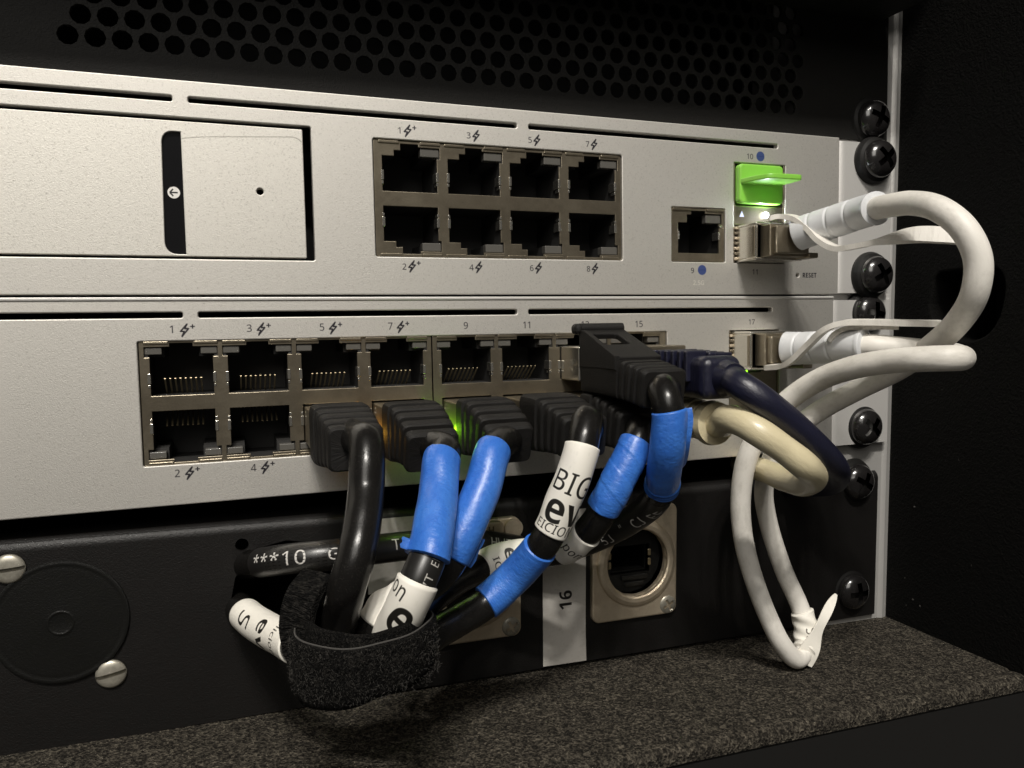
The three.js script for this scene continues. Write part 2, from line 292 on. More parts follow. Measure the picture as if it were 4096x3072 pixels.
// ---------------------------------------------------------------- the two silver units
const portPolys = {   // outline of a socket opening, row +1 latch side up, -1 latch side down; y measured from the middle of the block
  gateway: [[-6.35, 1.65], [6.35, 1.65], [6.35, 9.3], [7.05, 9.3], [7.05, 11.75], [2.05, 11.75], [2.05, 12.35], [-2.1, 12.35], [-2.1, 10.85], [-3.6, 10.85], [-3.6, 9.55], [-6.35, 9.55]],
  switch: [[-6.1, 1.6], [6.1, 1.6], [6.1, 9.6], [7.1, 9.6], [7.1, 11.75], [2.25, 11.75], [2.25, 12.5], [-2.25, 12.5], [-2.25, 11.75], [-7.1, 11.75], [-7.1, 9.6], [-6.1, 9.6]],
};
const portLens = { gateway: [[2.55, 9.75, 6.95, 11.65]], switch: [[-7.0, 10.15, -3.75, 11.6], [3.75, 10.15, 7.0, 11.6]] };
function portBlock(unit, kind, x0, x1, centers, cy, z, glow = {}) {
  const sh = rectShape(x0, cy - 12.95, x1, cy + 12.95, 0.4);
  for (const cx of centers) for (const r of [1, -1]) sh.holes.push(polyPath(portPolys[kind].map(([a, b]) => [cx + a, cy + r * b])));
  const pg = plate(sh, z, 0.5, 0.1); uvWorld(pg, 40);
  const lips = [];
  for (const cx of centers) for (const r of [1, -1]) for (const [a, b] of [[-7.2, -2.4], [2.4, 7.2]]) lips.push(rbox(cx + a, cx + b, r > 0 ? cy + 12.25 : cy - 12.95, r > 0 ? cy + 12.95 : cy - 12.25, z - 0.3, z + 0.25, 0.2));
  const blk = part('port_block', [pg, ...lips.map((g) => uvWorld(g, 40))], M.nickel, unit);
  for (const [c, cx] of centers.entries()) for (const r of [1, -1]) {
    const Y = (a, b) => r > 0 ? [cy + a, cy + b] : [cy - b, cy - a];
    const [ya, yb] = Y(1.4, 12.6), zi = z - 15;
    // the moulded socket: walls round a dark hollow
    const [sa, sb] = Y(9.6, 12.6), walls = [box(cx - 7.3, cx + 7.3, ya, yb, zi - 1, zi), box(cx - 7.3, cx - 6.4, ya, yb, zi, z - 0.6), box(cx + 6.4, cx + 7.3, ya, yb, zi, z - 0.6)];
    const [fa, fb] = Y(0.6, 1.5), [ta, tb] = Y(12.6, 13.4); walls.push(box(cx - 7.3, cx + 7.3, fa, fb, zi, z - 0.6), box(cx - 7.3, cx + 7.3, ta, tb, zi, z - 0.6), box(cx - 6.4, cx - 3.4, sa, sb, zi, z - 2.6), box(cx + 3.4, cx + 6.4, sa, sb, zi, z - 2.6));
    const soc = part('socket', walls, M.cavity, blk);
    const tabs = [];
    for (const sx of [-1, 1]) { const [p, q] = Y(4.1, 6.3); tabs.push(rbox(cx + sx * 6.35 - 0.35, cx + sx * 6.35 + 0.35, p, q, z - 3, z + 0.2, 0.15)); const [p2, q2] = Y(3.2, 3.9); tabs.push(rbox(cx + sx * 6.35 - 0.25, cx + sx * 6.35 + 0.25, p2, q2, z - 2, z + 0.1, 0.1)); }
    part('spring_tab', tabs, M.bright, blk);
    for (const [k, [a, b, e, f]] of portLens[kind].entries()) {
      const [l0, l1] = Y(b, f), mat = glow[`${c},${r},${k}`] ?? M.lens;
      part(mat === M.lens ? 'indicator_lens' : 'indicator_light', rbox(cx + a, cx + e, l0, l1, z - 2.5, z - 0.35, 0.2), mat, blk);
    }
    const pins = []; const [c0, c1] = Y(1.7, 2.0);
    for (let i = 0; i < 8; i++) { const g = box(-0.16, 0.16, -0.1, 0.1, -4, 4); g.rotateX(r * -0.62); g.translate(cx - 3.6 + i * 1.02, r > 0 ? c0 + 1.0 : c1 - 1.0, z - 6.2); pins.push(g); }
    if (kind === 'switch') part('contact_row', pins, M.gold, blk);
  }
  return blk;
}
function slots(sh, top, at = [[-160, -22.75], [-19.75, 52.45], [55.45, 128]]) { for (const [a, b] of at) sh.holes.push(rectHole(a, top - 4.4, b, top - 3.15, 0.45)); }
function earGeo(y0, y1, z, x = 149.7) {   // an angle bracket with a soft left edge
  const s = new THREE.Shape(); s.moveTo(x, -40); s.lineTo(x, z - 2.2); s.quadraticCurveTo(x, z, x + 2.6, z); s.lineTo(168.9, z); s.quadraticCurveTo(169.3, z, 169.3, z - 0.4); s.lineTo(169.3, z - 2.2); s.lineTo(x + 2.5, z - 2.2); s.lineTo(x + 2.5, -40); s.closePath();
  const g = new THREE.ExtrudeGeometry(s, { depth: y1 - y0, bevelEnabled: false, curveSegments: 8 });
  const p = g.attributes.position; for (let i = 0; i < p.count; i++) { const a = p.getY(i), b = p.getZ(i); p.setXYZ(i, p.getX(i), y0 + b, a); }
  return uvWorld(toCreasedNormals(flip(g), 0.6), 26);
}
const gateway = thing('network_gateway', 'upper silver rack unit with drive bay and two rows of empty sockets', 'network gateway', [-70, -22, 0]);
{
  const sh = rectShape(-290, -43.7, 149.15, 0, 0.35); slots(sh, 0);
  sh.holes.push(rectHole(-120, -36.3, 4.65, -7.45, 0.5), rectHole(18.0, -35.15, 80.45, -8.9, 0.5), rectHole(94.75, -35.25, 111.2, -21.1, 0.4), rectHole(113.9, -35.35, 130.6, -8.75, 0.3), circleHole(135, -38.45, 0.55));
  part('front_plate', uvBox(plate(sh, 0, 1.6, 0.22), -55, 0.2 - FH, FW, FH), faceMat(P1), gateway);
  part('chassis', [box(-290, 149, -43.5, -0.2, -200, -17), box(-290, 149, -2.6, -0.25, -17, -1.7), box(-290, 149, -43.4, -42.2, -17, -1.7), box(148.2, 149.1, -42.2, -2.6, -17, -1.7)], M.chassis, gateway);
  part('ear', earGeo(-43.3, -0.5, -0.9), M.ear, gateway);
  // drive tray
  const tr = rectShape(-119.3, -35.72, 2.92, -8.15, 0.25);
  const wh = new THREE.Path(); wh.moveTo(-21.45, -10.3); wh.lineTo(-21.45, -35.3); wh.lineTo(-23, -35.3); wh.quadraticCurveTo(-25.4, -35.2, -25.4, -32.6); wh.lineTo(-25.1, -12.6); wh.quadraticCurveTo(-25, -10.4, -23, -10.3); wh.closePath();
  tr.holes.push(wh, circleHole(-6.3, -21.75, 0.74));
  const trayPrint = canvasTex(FW * PX - 2, Math.round(FH * PX), (x, w, h) => {
    x.fillStyle = '#d8d5ce'; x.fillRect(0, 0, w, h);
    for (let i = 0; i < 70000; i++) { const k = rnd(); x.fillStyle = k > 0.5 ? `rgba(255,252,244,${0.16 * rnd()})` : `rgba(90,86,78,${0.16 * rnd()})`; x.fillRect(rnd() * w, rnd() * h, 1 + rnd() * 2, 1 + rnd() * 2); }
    x.fillStyle = '#d8d5ce'; x.fillRect(0, 0, 5, h);
    x.strokeStyle = 'rgba(110,106,98,0.55)'; x.lineWidth = 1.3; x.beginPath();   // the edge of a clear film stuck over the tray door
    const q = (mx, my) => [(mx + 55) * PX, (0.2 - my) * PX]; x.moveTo(...q(-21.3, -11.7)); x.quadraticCurveTo(...q(-19, -11.2), ...q(-15, -10.9)); x.lineTo(...q(0.3, -9.9)); x.quadraticCurveTo(...q(2, -9.9), ...q(2.6, -10.9)); x.stroke();
  });
  const tray = part('drive_tray', uvBox(plate(tr, -0.35, 2.2, 0.15), -55, 0.2 - FH, FW, FH), faceMat(trayPrint), gateway);
  part('tray_window', box(-25.9, -21.2, -35.6, -10, -2.0, -1.1), M.glassBlack, tray);
  part('latch_emblem', cyl(1.2, 1.2, 0.1, [-23.3, -22.62, -1.04], 40), M.printWhite, tray);
  part('arrow_mark', [box(-23.85, -22.55, -22.75, -22.48, -0.985, -0.96), ...[-1, 1].map((s) => { const g = box(0, 0.95, -0.14, 0.14, -0.985, -0.96); g.rotateZ(s * 0.85); g.translate(-24.05, -22.62, s * 0.002); return g; })], M.printBlack, tray);
  const blk = portBlock(gateway, 'gateway', 18.2, 80.3, [26.42, 41.72, 57.02, 72.32], -22.05, -0.45);
  // the single socket
  const s9 = rectShape(94.95, -35.1, 111.05, -21.25, 0.3);
  s9.holes.push(polyPath([[96.9, -32.9], [109.4, -32.9], [109.4, -25.2], [110.3, -25.2], [110.3, -22.6], [105.2, -22.6], [105.2, -21.9], [100.9, -21.9], [100.9, -22.9], [99.6, -22.9], [99.6, -25.0], [96.9, -25.0]]));
  const j9 = part('single_port', [uvWorld(plate(s9, -0.35, 0.5, 0.1), 40), uvWorld(rbox(95.2, 100.7, -21.95, -21.3, -0.6, 0.1, 0.2), 40), uvWorld(rbox(105.4, 110.9, -21.95, -21.3, -0.6, 0.1, 0.2), 40)], M.nickel, gateway);
  part('socket', [box(95.5, 110.5, -34, -21.3, -16, -15), box(95.4, 96.6, -34, -21.3, -15, -1), box(109.7, 110.8, -34, -21.3, -15, -1), box(95.5, 110.5, -34, -33, -15, -1), box(95.5, 110.5, -21.8, -21.3, -15, -1)], M.cavity, j9);
  part('indicator_lens', rbox(105.5, 110.1, -25.0, -22.8, -2.6, -0.7, 0.2), M.lens, j9);
  part('spring_tab', [rbox(109.0, 109.7, -29.4, -27.3, -3, -0.1, 0.15), rbox(109.4, 110.3, -26.2, -25.6, -1, 0.0, 0.15), rbox(96.6, 97.2, -29.4, -27.3, -3, -0.1, 0.15)], M.bright, j9);
  // the double cage at the right
  const cage = part('transceiver_cage', [rbox(114.05, 114.4, -35.2, -8.9, -14, -0.2, 0.1), rbox(130.15, 130.5, -35.2, -8.9, -14, -0.2, 0.1), rbox(114.4, 130.15, -25.1, -20.0, -14, -0.4, 0.3), box(114.4, 130.15, -35.2, -8.9, -16, -14)].map((g) => uvWorld(g, 40)), M.nickel, gateway);
  for (let i = 0; i < 7; i++) part('spring_tab', rbox(114.0, 115.0, -34.6 + i * 1.35, -33.8 + i * 1.35, -1.5, 0.35, 0.2), i % 2 ? M.nickel : M.zinc, cage);
  const bulb = new THREE.SphereGeometry(0.9, 20, 14); bulb.translate(123.9, -22.4, 0.25);
  part('indicator_light', bulb, M.ledWhite, cage);
  const tri = plate(polyPath([[115.9, -23.0], [117.4, -23.0], [116.65, -21.4]], THREE.Shape), -0.25, 0.3, 0.05); part('indicator_light', tri, M.ledMark, cage);
}
{
  const l = new THREE.PointLight(rgb(0.85, 0.9, 1), 0.0006, 0, 2); l.name = 'indicator_light'; l.position.set(123.9 * MM, -22.4 * MM, 0.25 * MM); l.shadow.radius = 0.04; l.castShadow = true; scene.add(l);
}
const Z2 = 0.05;
const netSwitch = thing('network_switch', 'lower silver rack unit with sixteen sockets crowded with plugged cables', 'network switch', [-70, -66, Z2]);
{
  const sh = rectShape(-290, -87.74, 147.51, -44.25, 0.35); slots(sh, -44.1, [[-160, -22.64], [-19.68, 51.7], [54.65, 126.4]]);
  sh.holes.push(rectHole(-31.54, -79.14, 93.2, -53.24, 0.4), rectHole(112.47, -79.29, 128.93, -53.34, 0.3));
  part('front_plate', uvBox(plate(sh, Z2, 1.6, 0.22), -55, -44.25 - FH, FW, FH), faceMat(P2), netSwitch);
  part('top_edge', uvWorld(rbox(-290, 147.5, -44.95, -44.2, -1.2, Z2 + 0.3, 0.25, 3), 26), M.ear, netSwitch);
  part('chassis', [box(-290, 147.3, -87.6, -44.2, -200, -20), box(-290, 147.3, -46.8, -44.3, -20, Z2 - 1.7), box(-290, 147.3, -87.5, -86.2, -20, Z2 - 1.7), box(146.6, 147.4, -86.2, -46.8, -20, Z2 - 1.7)], M.chassis, netSwitch);
  part('ear', earGeo(-87.3, -45.3, Z2 - 0.9, 148.0), M.ear, netSwitch);
  portBlock(netSwitch, 'switch', -31.34, 30.34, [-23.29, -8.11, 7.06, 22.23], -66.19, Z2 - 0.4, { '3,-1,1': M.ledAmber });
  portBlock(netSwitch, 'switch', 30.63, 93.05, [38.79, 53.91, 69.03, 84.16], -66.19, Z2 - 0.4, { '0,-1,0': M.ledGreen });
  const cage = part('transceiver_cage', [rbox(112.62, 112.97, -79.09, -53.49, -16, Z2 - 0.2, 0.1), rbox(128.44, 128.78, -79.09, -53.49, -16, Z2 - 0.2, 0.1), rbox(112.97, 128.44, -79.09, -64.46, -16, Z2 - 0.4, 0.3), box(112.97, 128.44, -64.46, -53.49, -18, -16)].map((g) => uvWorld(g, 40)), M.nickel, netSwitch);
  part('indicator_light', rbox(115.5, 118.1, -64.85, -64.15, Z2 - 0.8, Z2 + 0.5, 0.2), M.ledGreen, cage);
  part('indicator_slot', rbox(118.2, 122.6, -64.95, -64.25, Z2 - 0.8, Z2 + 0.4, 0.2), M.cavity, cage);
  part('indicator_light', plate(polyPath([[120.7, -67.4], [122.5, -67.4], [121.6, -69.0]], THREE.Shape), Z2 - 0.2, 0.3, 0.05), M.ledGreen, cage);
  for (let i = 0; i < 7; i++) part('spring_tab', rbox(112.55, 113.45, -63.3 + i * 1.35, -62.5 + i * 1.35, -3, Z2 + 0.3, 0.2), i % 2 ? M.nickel : M.zinc, cage);
}
for (const [x, y, z, c, k] of [[31.0, -74.5, 7.0, rgb(0.35, 1, 0.02), 0.0001], [14.8, -74.5, 6.0, rgb(1, 0.5, 0.06), 0.00005], [116.8, -64.7, 0.9, rgb(0.35, 1, 0.02), 0.00001]]) {
  const l = new THREE.PointLight(c, k, 0, 2); l.name = 'indicator_light'; l.position.set(x * MM, y * MM, z * MM); l.shadow.radius = 0.04; l.castShadow = true; scene.add(l);
}

// ---------------------------------------------------------------- black vent panel above
const ventUnit = thing('vent_panel', 'black perforated panel with round holes above the silver units', 'vent panel', [-70, 24, -4]);
{
  const sh = rectShape(-290, 0.5, 168.6, 66, 0.3);
  for (let r = 0; r < 13; r++) for (let i = -10; i < 27; i++) { const x = 7.4 + 4.87 * i + (r % 2 ? 2.435 : 0), y = 7.6 + 4.236 * r; if (y < 63) sh.holes.push(circleHole(x, y, 1.93)); }
  part('mesh_plate', uvWorld(plate(sh, -2.2, 1.0, 0.1, 5), 26), M.vent, ventUnit);
  part('duct', [box(-290, 168, 1, 66, -70, -68), box(-290, 168, 1, 2, -68, -5), box(-290, 168, 65, 66, -68, -5)], M.chassis, ventUnit);
  const added_hood = rbox(-290, 166, 34, 46, -3, 23, 1.2); added_hood.translate(-166, 0, -23); added_hood.rotateY(0.012); added_hood.translate(166, 0, 23);  // unseen lip, added so its shade darkens the vent and top screw
  part('added_hood', added_hood, M.vent, ventUnit);
}

// ---------------------------------------------------------------- black connector panel below
const PT = -0.016, py = (x, y) => [x * Math.cos(PT) - (y + 93.5) * Math.sin(PT), -93.5 + x * Math.sin(PT) + (y + 93.5) * Math.cos(PT)];
const panel = thing('connector_panel', 'black painted panel with square metal connectors below the two silver units', 'connector panel', [-20, -116, -4]);
const TP = (g) => tilt(g, PT, 0, -93.5);
const DROW = -111.35, ZP = -2;
{
  const sh = polyPath([[-290, -137.2], [167, -137.2], [167, -95.8], [-290, -95.8]], THREE.Shape);
  sh.holes.push(circleHole(-48.1, DROW, 11.4), circleHole(-3.5, DROW + 1.2, 11.9), circleHole(39.7, DROW, 11.8), circleHole(84.2, DROW, 11.8), circleHole(-12.9, DROW + 12.95, 1.43));
  const bend = new THREE.Shape(); // rolled top edge, (z, y)
  bend.moveTo(ZP, -95.8); bend.absarc(ZP - 2.5, -95.8, 2.5, 0, Math.PI / 2); bend.lineTo(-120, -93.3); bend.lineTo(-120, -94.5); bend.lineTo(ZP - 2.5, -94.5); bend.absarc(ZP - 2.5, -95.8, 1.3, Math.PI / 2, 0, true); bend.closePath();
  const bg = new THREE.ExtrudeGeometry(bend, { depth: 457, bevelEnabled: false, curveSegments: 12 }); bg.rotateY(-Math.PI / 2); bg.translate(167, 0, 0);
  part('panel_sheet', [uvWorld(TP(plate(sh, ZP, 1.2, 0)), 50), uvWorld(TP(toCreasedNormals(bg, 0.7)), 50)], M.panel, panel);
  part('inner_box', [box(-290, 171, -140, -96, -62, -60)], M.cavity, panel);
  // blanking disc
  const lathe = [[0, 0.6], [1.9, 0.6], [2.15, 0.85], [2.5, 0.85], [2.7, 0.6], [10.6, 0.6], [11.2, 0.45], [11.9, 0.5], [12.5, 0.7], [12.7, 0.3], [12.7, 0]].map(([r, h]) => new THREE.Vector2(r, h));
  const dg = new THREE.LatheGeometry(lathe, 72); dg.rotateX(Math.PI / 2); dg.translate(-48.1, DROW + 0.4, ZP);
  part('blanking_disc', uvWorld(TP(dg), 50), M.disc, panel);
}
function slottedScrew(x, y, turn) {
  const g = new THREE.LatheGeometry([[0, 1.15], [1.6, 1.1], [2.5, 0.9], [2.95, 0.5], [3.05, 0]].map(([r, h]) => new THREE.Vector2(r, h)), 40); g.rotateX(Math.PI / 2);
  const b = new Brush(join([g, cyl(3.05, 3.05, 0.02, [0, 0, 0])].map(plain))), c = new Brush(new THREE.BoxGeometry(8, 0.75, 1.2)); c.position.set(0, 0, 1.15); c.updateMatrixWorld(); b.updateMatrixWorld();
  let r; try { const ev = new Evaluator(); ev.attributes = ['position', 'normal', 'uv']; ev.useGroups = false; r = ev.evaluate(new Brush(solidLathe([[0, 1.15], [1.6, 1.1], [2.5, 0.9], [2.95, 0.5], [3.05, 0]])), c, SUBTRACTION).geometry; } catch (e) { r = g; }
  r = r.clone(); r.rotateZ(turn); r.translate(x, y, ZP + 0.02); return uvWorld(r, 12);
}
function solidLathe(pts) { // a closed body of revolution about z
  const g = new THREE.LatheGeometry([...pts, [0, pts[pts.length - 1][1]]].map(([r, h]) => new THREE.Vector2(Math.max(r, 1e-4), h)), 40); g.rotateX(Math.PI / 2); return g;
}
{
  const a = py(-58.9, -98.9 + 0.0), b = py(-40.2, -124.1);
  part('slotted_screw', slottedScrew(-56.9, -98.0, 0.06), M.screwZinc, panel);
  part('slotted_screw', slottedScrew(-39.8, -122.5, 0.16), M.screwZinc, panel);
}
function crossHead(r, h) { // pan head with a cross recess, standing on z = 0
  const prof = [[0, h], [r * 0.35, h * 0.97], [r * 0.65, h * 0.86], [r * 0.88, h * 0.62], [r * 0.98, h * 0.35], [r, 0.12 * h], [r * 0.97, 0]];
  const ev = new Evaluator(); ev.attributes = ['position', 'normal', 'uv']; ev.useGroups = false;
  let b = new Brush(solidLathe(prof)); b.updateMatrixWorld();
  for (const t of [0.5, 0.5 + Math.PI / 2]) {
    const s = polyPath([[-r * 0.72, h * 1.3], [r * 0.72, h * 1.3], [r * 0.56, h * 0.72], [r * 0.12, h * 0.2], [-r * 0.12, h * 0.2], [-r * 0.56, h * 0.72]], THREE.Shape);
    const e = new THREE.ExtrudeGeometry(s, { depth: r * 0.3, bevelEnabled: false }); e.translate(0, 0, -r * 0.15); e.rotateX(Math.PI / 2); e.rotateZ(t);
    const c = new Brush(plain(e)); c.updateMatrixWorld(); b = ev.evaluate(b, c, SUBTRACTION);
  }
  return b.geometry;
}
function connector(cx, push) {
  const cy = DROW - 0.9, sh = rectShape(cx - 12.5, cy - 15.0, cx + 12.5, cy + 15.0, 2.2); sh.holes.push(circleHole(cx + 0.3, cy, 8.9));
  const ring = new THREE.LatheGeometry([[8.9, -1.2], [8.9, 1.2], [9.3, 1.5], [10.3, 1.55], [11.2, 1.2], [11.5, 0.9], [11.6, 0.4]].map(([r, h]) => new THREE.Vector2(r, h)), 64); ring.rotateX(Math.PI / 2); ring.translate(cx + 0.3, cy, ZP + 0.9);
  const pl = part('connector_plate', [uvWorld(TP(plate(sh, ZP + 1.4, 1.4, 0.45)), 14), uvWorld(TP(flip(ring)), 14)], M.zinc, panel);
  // dark insert with its socket
  const ins = new THREE.Shape(); ins.absarc(cx + 0.3, cy, 9.1, 0, Math.PI * 2); ins.holes.push(polyPath([[cx - 5.6, cy + 3.6], [cx - 5.6, cy - 3.9], [cx + 6.2, cy - 3.9], [cx + 6.2, cy + 3.6]]));
  part('socket', [TP(plate(ins, ZP - 2.2, 0.8, 0)), TP(box(cx - 6, cx + 6.6, cy - 4.3, cy + 4, -22, -21)), TP(box(cx - 6, cx - 5.6, cy - 4.3, cy + 4, -21, -7)), TP(box(cx + 6.2, cx + 6.6, cy - 4.3, cy + 4, -21, -7)), TP(box(cx - 6, cx + 6.6, cy - 4.3, cy - 3.9, -21, -7)), TP(box(cx - 6, cx + 6.6, cy + 3.6, cy + 4, -21, -7)), TP(rbox(cx - 2.6, cx + 5.2, cy - 5.6, cy - 4.2, ZP - 2.2, ZP - 1.3, 0.3)), TP(rbox(cx - 1.6, cx + 4.4, cy - 7.4, cy - 6.1, ZP - 2.2, ZP - 1.5, 0.3))], M.disc, pl);
  part('spring_tab', [-5.9, 6.0].flatMap((d) => [TP(rbox(cx + d - 0.45, cx + d + 0.45, cy + 0.4, cy + 2.2, ZP - 2.4, ZP - 1.8, 0.2)), TP(rbox(cx + d - 0.45, cx + d + 0.45, cy - 2.2, cy - 0.3, ZP - 2.4, ZP - 1.8, 0.2))]), M.gold, pl);
  const head = crossHead(2.5, 0.9); for (const [dx, dy] of [[9.8, -12.4], [-9.8, 12.4]]) { const g = head.clone(); g.translate(cx + dx, cy + dy, ZP + 1.05); part('plate_screw', uvWorld(TP(g), 10), M.screwZinc, pl); }
  if (push) {
    const t = canvasTex(256, 96, (x, w, h) => { x.fillStyle = '#c0ae93'; x.fillRect(0, 0, w, h); x.font = 'bold 60px sans-serif'; x.textAlign = 'center'; x.textBaseline = 'middle'; x.fillStyle = '#6b5b45'; x.fillText('PUSH', w / 2 - 8, h / 2 + 2); });
    const g = TP(plate(rectShape(cx - 3.2, cy + 10.6, cx + 7.6, cy + 14.6, 1.6), ZP + 3.2, 2.0, 0.4)); const c0 = py(cx - 3.2, cy + 10.6); uvBox(g, c0[0], c0[1], 10.8, 4.0);
    part('release_tab', g, std({ map: t, metalness: 0.6, roughness: 0.4 }), pl);
    const knob = cyl(2.1, 2.3, 1.6, [cx + 10.0, cy + 12.6, ZP + 2.4], 28); part('release_knob', uvWorld(TP(knob), 10), M.zinc, pl);
  }
}
connector(39.6, true); connector(84.2, false);

// ---------------------------------------------------------------- sticker tapes on the panel
function sticker(x0, x1, y0, y1, draw, label) {
  const t = canvasTex(240, Math.round(240 * (y1 - y0) / (x1 - x0)), (x, w, h) => {
    x.fillStyle = '#c4c0b9'; x.fillRect(0, 0, w, h);
    for (let i = 0; i < 500; i++) { x.fillStyle = rnd() > 0.5 ? 'rgba(255,255,255,0.05)' : 'rgba(90,80,74,0.05)'; x.fillRect(rnd() * w, rnd() * h, 20 * rnd() + 2, 14 * rnd() + 2); }
    if (draw) draw(x, w, h);
  });
  const pg = new THREE.PlaneGeometry(x1 - x0, y1 - y0, 12, 30), b = new THREE.BoxGeometry(x1 - x0, y1 - y0, 0.12, 8, 30, 1);
  b.translate((x0 + x1) / 2, (y0 + y1) / 2, ZP + 0.09);
  const p = b.attributes.position; for (let i = 0; i < p.count; i++) { const v = (p.getY(i) - y0) / (y1 - y0), u = (p.getX(i) - x0) / (x1 - x0); p.setZ(i, p.getZ(i) + 0.35 * Math.max(0, 0.42 - v) ** 2 * 6 * (0.5 + u) + 0.06 * Math.sin(v * 9 + u * 3) + 0.06); }
  b.computeVertexNormals();
  return tag(part('label_tape', TP(uvBox(b, x0, y0, x1 - x0, y1 - y0)), std({ map: t, roughness: 0.45 }), scene), label, 'label');
}
sticker(58.4, 70.3, -136.7, -97, (x, w, h) => { x.save(); x.translate(w * 0.51, h * 0.587); x.rotate(-Math.PI / 2); x.font = 'bold 96px sans-serif'; x.fillStyle = '#161412'; x.textAlign = 'center'; x.textBaseline = 'middle'; x.fillText('16', 0, 6); x.restore(); }, 'white paper strip printed with a sideways 16 between the two metal connectors');
sticker(14.5, 26.9, -116, -95.2, null, 'white paper strip on the black panel mostly hidden behind the upright blue sleeve');

// ---------------------------------------------------------------- rack screws
{
  const proto = thing('rack_screw', '', 'rack screw', [0, 0, 0], 'black cross-head screws down the rack rail');
  const w = new THREE.LatheGeometry([[3, 0], [6.7, 0], [6.75, 0.8], [6.2, 1.9], [5.2, 2.4], [3, 2.4]].map(([r, h]) => new THREE.Vector2(r, h)), 44); w.rotateX(Math.PI / 2);
  part('washer', flip(w), M.washer, proto);
  const hd = crossHead(5.35, 3.9); hd.translate(0, 0, 1.9); part('screw_head', hd, M.screwBlack, proto);
  const at = [[161.9, -5.5, -1.0, 0.2, 'black rack screw directly above the top of the white cable loop'],
    [161.9, 6.3, -3.4, 0.7, 'black rack screw in deep shade, topmost of the column'],
    [161.3, -38.2, -1.0, 0, 'black rack screw level with the word RESET, inside the white cable loop'],
    [160.9, -49.2, -3.0, 0.9, 'black rack screw half hidden just above the lower thin white tab'],
    [160.2, -82.3, -2.9, 0.35, 'glossy black rack screw with clear ring washer, right of the navy cable'],
    [158.6, -98.7, -4.0, 0.55, 'glossy black rack screw just below the bend of the navy cable'],
    [157.2, -131.5, -4.0, 1.1, 'lowest black rack screw, close above the felt floor']];
  at.forEach(([x, y, z, turn, label], i) => { const o = i ? proto.clone() : proto; if (i) { o.name = numbered('rack_screw'); scene.add(o); } o.userData = { label, category: 'rack screw', group: 'black cross-head screws down the rack rail' }; o.position.set(x * MM, y * MM, z * MM); o.rotation.z = turn; });
}

// ---------------------------------------------------------------- cables
const FACE = V(-0.2, 0.3, 0.93).normalize();
const wob = (a, b, k) => (s, t) => k * (Math.sin(s * a + t * 2) * 0.5 + Math.sin(s * b + t * 3 + 1.3) * 0.5);
function cordPart(path, t0, t1, r, mat, parent, name = 'cord', n = 160, facing = null) { const rf = typeof r === 'function' ? r : () => r; return part(name, tube(path.c, t0, t1, n, 28, rf, facing), mat, parent); }
// a sleeve wrapped round a cord: closed ends, a faint spiral step, slight unevenness
function sleeve(path, k0, k1, r, mat, parent, name, opt = {}) {
  const t0 = path.at(k0), t1 = path.at(k1), L = (t1 - t0) * path.L, w = wob(7, 17, opt.rough ?? 0.05), inner = opt.inner ?? r - 0.6;
  const rf = (s, a) => {
    const d = Math.min(s, 1 - s) * L; if (s <= 0 || s >= 1) return inner;
    let q = r + w(s, a) + (opt.step ? 0.12 * (((s * 2 + a / 6.283) % 1) > 0.5 ? 1 : 0) : 0);
    if (mat === M.tape) { const d = (a - 3.75 - 0.5 * s + 6.283) % 6.283; if (d < 2.6) q += 0.2 * (1 - d / 2.6) * Math.min(1, d / 0.06); }
    if (opt.flare) q += opt.flare * Math.exp(-(1 - s) * L / 2.2) * (0.6 + 0.5 * Math.cos(a * 2 + 1));
    if (opt.rings && s > 0.86) q += 0.26 * Math.sin((s - 0.86) * 135);
    return q - 0.12 * Math.exp(-d / 0.15);
  };
  return part(name, tube(path.c, t0, t1, opt.n ?? 70, 40, rf, FACE), mat, parent);
}
function fin(path, k0, k1, r, mat, parent, ang, out) { // the stuck-together ends of a wrap standing off the sleeve
  const t0 = path.at(k0), t1 = path.at(k1), pts = [], n = 20, P = V(), T = V(), A = V(), B = V();
  for (let i = 0; i <= n; i++) { const t = t0 + (t1 - t0) * i / n; path.c.getPointAt(t, P); path.c.getTangentAt(t, T); A.copy(FACE).addScaledVector(T, -FACE.dot(T)).normalize(); B.crossVectors(T, A); const d = A.clone().multiplyScalar(Math.cos(ang)).addScaledVector(B, Math.sin(ang)); pts.push(P.clone().addScaledVector(d, r + out / 2 - 0.15)); if (i === 0) fin.d0 = d.clone(); fin.d1 = d.clone(); }
  const c = new THREE.CatmullRomCurve3(pts), d0 = fin.d0, d1 = fin.d1;
  return part('tape_edge', strip(c, 24, (s) => out * (0.85 + 0.15 * Math.sin(s * 11)), 0.22, (s) => d0.clone().lerp(d1, s)), mat, parent);
}
